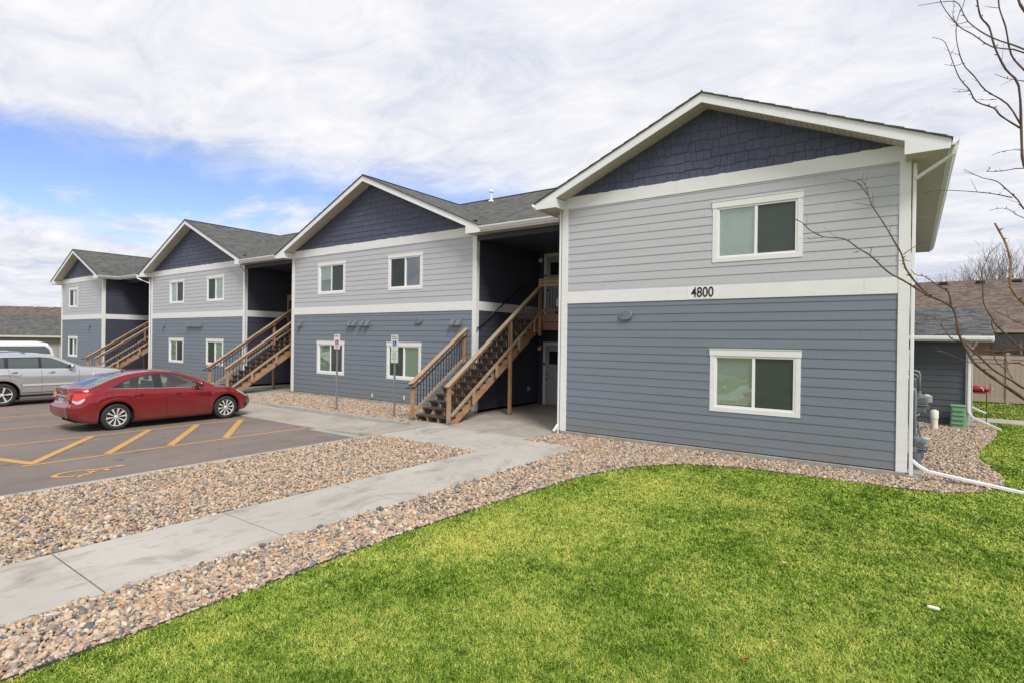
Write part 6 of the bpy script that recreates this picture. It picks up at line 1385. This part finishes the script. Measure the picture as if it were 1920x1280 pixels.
# red sedan
glass_pane('car_glass', (.66, .80, .73), f0=.10); mat('seat_cloth', (.16, .155, .145), .9)
SED = dict(clear=True, L=4.58, W=1.79, wr=.33, ww=.215, arch=.385, axles=(1.0, 3.74), zfloor=.40, rimr=.235, spokes=10, sw=(.10, .115), lean=.40, seam='seam',
    hw=[(0, .56), (.05, .66), (.15, .77), (.35, .85), (.5, .873), (.8, .89), (1.5, .895), (3.0, .893), (3.8, .885), (4.1, .86), (4.3, .81), (4.45, .73), (4.53, .64), (4.58, .54)],
    zlow=[(0, .38), (.15, .27), (.5, .20), (1.0, .19), (1.5, .175), (3.3, .175), (3.8, .19), (4.2, .21), (4.58, .27)],
    zcrease=[(0, .66), (.3, .74), (1, .80), (2, .78), (3, .75), (3.8, .72), (4.3, .62), (4.58, .50)],
    zbelt=[(0, .95), (.15, 1.0), (.5, 1.035), (.9, 1.03), (1.9, .99), (2.6, .965), (3.1, .945), (3.4, .93), (3.8, .89), (4.15, .81), (4.4, .70), (4.58, .58)],
    ztop=[(0, 1.06), (.08, 1.10), (.3, 1.115), (.7, 1.09), (1.2, 1.05), (2.5, 1.0), (3.1, 1.0), (3.35, 1.005), (3.63, .98), (3.97, .925), (4.25, .84), (4.42, .76), (4.52, .68), (4.58, .62)],
    rear_face=[(.2, .16), (.45, .05), (.62, .04), (.70, .12), (.95, .15), (1.06, .11), (1.12, .09)], front_face=[(.2, .07), (.4, 0), (.6, .02), (.75, .10), (.9, .14)],
    roof=[(.42, 1.06), (.62, 1.15), (.9, 1.28), (1.2, 1.385), (1.5, 1.44), (1.85, 1.468), (2.15, 1.465), (2.45, 1.425), (2.75, 1.325), (3.05, 1.19), (3.3, 1.06), (3.44, .985)],
    rw=(.47, 1.20), ws=(2.50, 3.38), wx=(.86, 3.05), wins=[(1.16, 1.36), (1.39, 1.86), (2.06, 2.98)],
    wtop=[(.86, 1.045), (1.0, 1.12), (1.15, 1.195), (1.39, 1.285), (1.7, 1.355), (1.95, 1.375), (2.16, 1.375), (2.35, 1.355), (2.6, 1.29), (2.85, 1.165), (3.05, .975)],
    seams=[(2.15, .22, .99, 0), (3.25, .30, .94, -.03), (1.36, .62, .99, -.20), (1.44, .22, .60, -.06)], handles=[(1.50, .86), (2.40, .83)], mirror=(2.98, 1.055),
    lamps=[('tail_light', .02, .50, [(0, .80), (.12, .765), (.3, .86), (.5, .945)], [(0, .955), (.2, .965), (.5, .95)], 'lamp_red'),
           ('reverse_light', .03, .30, [(0, .765), (.12, .70), (.2, .715), (.30, .80)], [(0, .80), (.12, .765), (.22, .812), (.30, .845)], 'lamp_clear'),
           ('headlight', 4.06, 4.44, [(4.06, .815), (4.2, .72), (4.35, .63), (4.44, .60)], [(4.06, .835), (4.2, .80), (4.35, .735), (4.44, .68)], 'lamp_clear')])
def sed_extra(c, root):
    b = MB(); T = np.linspace(0, 2*math.pi, 29); 
    for s_ in (-1,):
        pts = [(.84+.088*math.cos(t), .88+.08*math.sin(t)) for t in T]; pi_ = [(.84+.080*math.cos(t), .88+.072*math.sin(t)) for t in T]
        b.grid([[(x, s_*(c.body_y(x, z)+.002), z) for x, z in pts], [(x, s_*(c.body_y(x, z)+.002), z) for x, z in pi_]])
    b.build('fuel_flap', 'seam', root)
    xr = lambda z: c.shear(0, z)
    b = MB(); b.box(xr(.86)-.045, xr(.86)+.02, -.34, .34, .845, .895); b.build('chrome_bar', 'chrome', root, bevel=.008)
    b = MB(); b.box(xr(.74)-.030, xr(.74)+.04, -.17, .17, .665, .815); pt = b.build('license_plate', 'plate_blue', root); 
    b = MB(); b.box(xr(.74)-.034, xr(.74)-.031, -.15, .15, .675, .72); b.build('plate_band', 'white_vinyl', pt)
    b = MB(); b.lathe([(0, -.02), (.045, -.02), (.05, 0)], (xr(.97)-.02, 0, .975), 'x', 16); b.build('badge', 'chrome', root, auto=40)
    for s_ in (-1, 1):
        b = MB(); g = [[(c.shear(0, z)-.028, s_*y, z) for z in (.81, .95)] for y in np.linspace(.38, .60, 6)]
        if s_ < 0: g = g[::-1]
        b.grid(g); b.build('tail_light', 'lamp_red', root)
    b = MB(); b.tube([(1.42, .0, 1.43), (1.36, 0, 1.47), (1.15, 0, 1.60)], [.018, .006, .003], 6); b.build('antenna', 'trim_black', root, smooth=True)
    b = MB(); b.box(.36, .55, -.5, -.3, .20, .26); b.build('muffler', 'wheel_well', root, bevel=.02)
    for s_ in (-1, 1):
        b = MB(); b.grid([[(x, s_*(c.body_y(x, z)+.003), z) for x in np.linspace(4.30, 4.42, 5)] for z in (.33, .42)]); b.build('fog_lamp', 'trim_black', root)
    b = MB(); b.tube([(3.30, -.62, 1.02), (3.38, -.3, 1.04), (3.40, .1, 1.03)], .01, 5); b.build('wiper', 'trim_black', root, smooth=True)
SED['extras'] = [sed_extra]
r_ = empty('parked_car', (0, 0, 0), 'shiny red four door sedan with silver multi spoke wheels', 'car', 'cars parked in the lot'); build_car(SED, r_, 'paint_red'); place(r_, -16.96, -7.36, LOT)
# silver suv
SUV = dict(L=4.82, W=1.94, wr=.375, ww=.245, arch=.45, axles=(.93, 3.84), zfloor=.55, rimr=.26, spokes=5, sw=(.16, .13), lean=.28, seam='seam_grey', glass='auto_glass', beltoff=.015, crown=.05, mirror_m='paint_silver', handle_m='paint_silver',
    hw=[(0, .78), (.08, .87), (.3, .93), (.8, .965), (2.4, .965), (3.8, .96), (4.3, .93), (4.55, .88), (4.7, .80), (4.82, .66)],
    zlow=[(0, .45), (.2, .38), (.6, .34), (1.3, .33), (3.4, .33), (4.2, .36), (4.82, .42)], zcrease=[(0, .95), (1, .99), (2.5, .96), (3.6, .94), (4.4, .88), (4.82, .80)],
    zbelt=[(0, 1.20), (.5, 1.235), (.95, 1.22), (1.97, 1.195), (2.8, 1.175), (3.2, 1.17), (3.8, 1.12), (4.3, 1.07), (4.6, 1.01), (4.82, .92)],
    ztop=[(0, 1.24), (.5, 1.26), (2.8, 1.22), (3.15, 1.225), (3.5, 1.215), (4.0, 1.18), (4.4, 1.12), (4.65, 1.05), (4.82, .96)],
    rear_face=[(.3, .1), (.55, 0), (.8, .03), (1.2, .10)], front_face=[(.3, .08), (.5, 0), (.8, .02), (1.1, .10)],
    roof=[(.12, 1.22), (.22, 1.45), (.35, 1.63), (.55, 1.70), (1.0, 1.725), (1.87, 1.73), (2.25, 1.68), (2.5, 1.56), (2.8, 1.39), (3.1, 1.24), (3.16, 1.20)],
    rw=(.14, .36), ws=(2.36, 3.10), wx=(.42, 2.86), wins=[(.46, .98), (1.08, 1.86), (1.94, 2.80)], wtop=[(.42, 1.50), (.6, 1.56), (1.0, 1.59), (1.9, 1.595), (2.2, 1.56), (2.45, 1.45), (2.7, 1.31), (2.86, 1.20)],
    seams=[(1.92, .38, 1.19, 0), (2.98, .40, 1.17, 0), (1.12, .85, 1.21, -.06)], handles=[(1.22, 1.10), (2.20, 1.08)], mirror=(2.74, 1.27),
    lamps=[('tail_light', .02, .28, [(0, .98), (.28, 1.05)], [(0, 1.17), (.28, 1.16)], 'lamp_red'), ('headlight', 4.38, 4.72, [(4.38, .96), (4.72, .82)], [(4.38, 1.0), (4.72, .94)], 'lamp_clear')])
def suv_extra(c, root):
    for s_ in (-1, 1):
        b = MB(); b.tube([(.42, s_*.62, 1.70), (.55, s_*.62, 1.77), (1.0, s_*.62, 1.785), (1.35, s_*.61, 1.77), (1.55, s_*.61, 1.71)], .018, 8); b.build('roof_rail', 'chrome', root, smooth=True)
        b = MB(); xx = np.linspace(1.42, 3.35, 20); g = [[(x, s_*(c.body_y(x, z)+.022), z) for x in xx] for z in (.645, .71)]
        if s_ > 0: g = g[::-1]
        b.grid(g); b.build('door_strip', 'rim_silver', root)
        b = MB(); g = [[(x, s_*(c.body_y(x, z)+.006), z) for x in np.linspace(1.40, 3.38, 20)] for z in (.335, .43)]
        if s_ > 0: g = g[::-1]
        b.grid(g); b.build('rocker_panel', 'trim_black', root)
SUV['extras'] = [suv_extra]
r_ = empty('parked_car', (0, 0, 0), 'silver suv with dark windows and chrome roof rails, left of the red sedan', 'car', 'cars parked in the lot'); build_car(SUV, r_, 'paint_silver'); place(r_, -24.86, -7.83, LOT)
# white pickup with a topper, behind the suv
TRK = dict(SUV); TRK.update(L=5.7, W=1.98, wr=.38, arch=.46, axles=(1.15, 4.55), zfloor=.6, glass='auto_glass', seams=[(2.75, .4, 1.2, 0), (3.7, .42, 1.2, 0)], handles=[(2.9, 1.1)], mirror=(3.62, 1.35), extras=[], mirror_m='trim_black', handle_m='trim_black',
    hw=[(0, .92), (.1, .96), (1, .985), (4.6, .98), (5.3, .94), (5.6, .86), (5.7, .75)], zlow=[(0, .5), (5.7, .5)], zcrease=[(0, .98), (5.7, .95)], zbelt=[(0, 1.28), (3.9, 1.27), (4.5, 1.2), (5.4, 1.12), (5.7, 1.0)], ztop=[(0, 1.3), (3.9, 1.3), (4.3, 1.27), (5.3, 1.18), (5.7, 1.05)],
    roof=[(2.25, 1.29), (2.35, 1.72), (2.5, 1.80), (3.0, 1.83), (3.4, 1.76), (3.7, 1.6), (4.1, 1.35), (4.2, 1.27)], rw=(2.26, 2.42), ws=(3.42, 4.15), wx=(2.6, 3.9), wins=[(2.65, 3.80)], wtop=[(2.6, 1.7), (3.3, 1.68), (3.6, 1.55), (3.9, 1.29)],
    lamps=[('tail_light', .02, .16, [(0, .9), (.16, .9)], [(0, 1.2), (.16, 1.2)], 'lamp_red'), ('headlight', 5.3, 5.6, [(5.3, .9), (5.6, .85)], [(5.3, 1.05), (5.6, 1.0)], 'lamp_clear')])
def trk_extra(c, root):
    b = MB(); P = []
    prof = [(-.02, 1.30), (.0, 1.50), (.10, 1.84), (.20, 1.98), (.4, 2.02), (1.4, 2.02), (1.95, 1.99), (2.12, 1.92), (2.18, 1.78), (2.20, 1.30)]
    sec = lambda k: [(-.93, 1.30), (-.925, 1.45), (-.86, 1.78), (-.82, 1.96), (-.66, 2.05), (0, 2.09), (.66, 2.05), (.82, 1.96), (.86, 1.78), (.925, 1.45), (.93, 1.30)]
    top = lambda x: float(np.interp(x, *zip(*prof)))
    for x in np.concatenate([np.linspace(-.02, .3, 8), np.linspace(.4, 2.0, 8), np.linspace(2.05, 2.2, 6)]):
        t = top(x); P.append([(x, y, 1.28+(z-1.28)*max(.02, (t-1.28)/.74)) for y, z in sec(0)])
    b.grid(P); tp = b.build('topper', 'paint_white', root, auto=35)
    for s_ in (-1, 1):
        b = MB(); pl = [(.16, 1.60), (.22, 1.80), (.34, 1.90), (1.75, 1.90), (1.94, 1.80), (2.02, 1.68), (1.98, 1.60)]
        yy = lambda z: .925-(z-1.45)*.2; b.add([(x, s_*(yy(z)+.006), z) for x, z in pl], [tuple(range(len(pl)))[::s_]]); b.build('topper_window', 'auto_glass', tp)
TRK['extras'] = [trk_extra]
r_ = empty('parked_truck', (0, 0, 0), 'white pickup truck with a topper showing above the silver suv', 'truck', None); build_car(TRK, r_, 'paint_white'); place(r_, -28.5, -4.55, LOT); r_.rotation_euler = (0, 0, -math.pi/2)
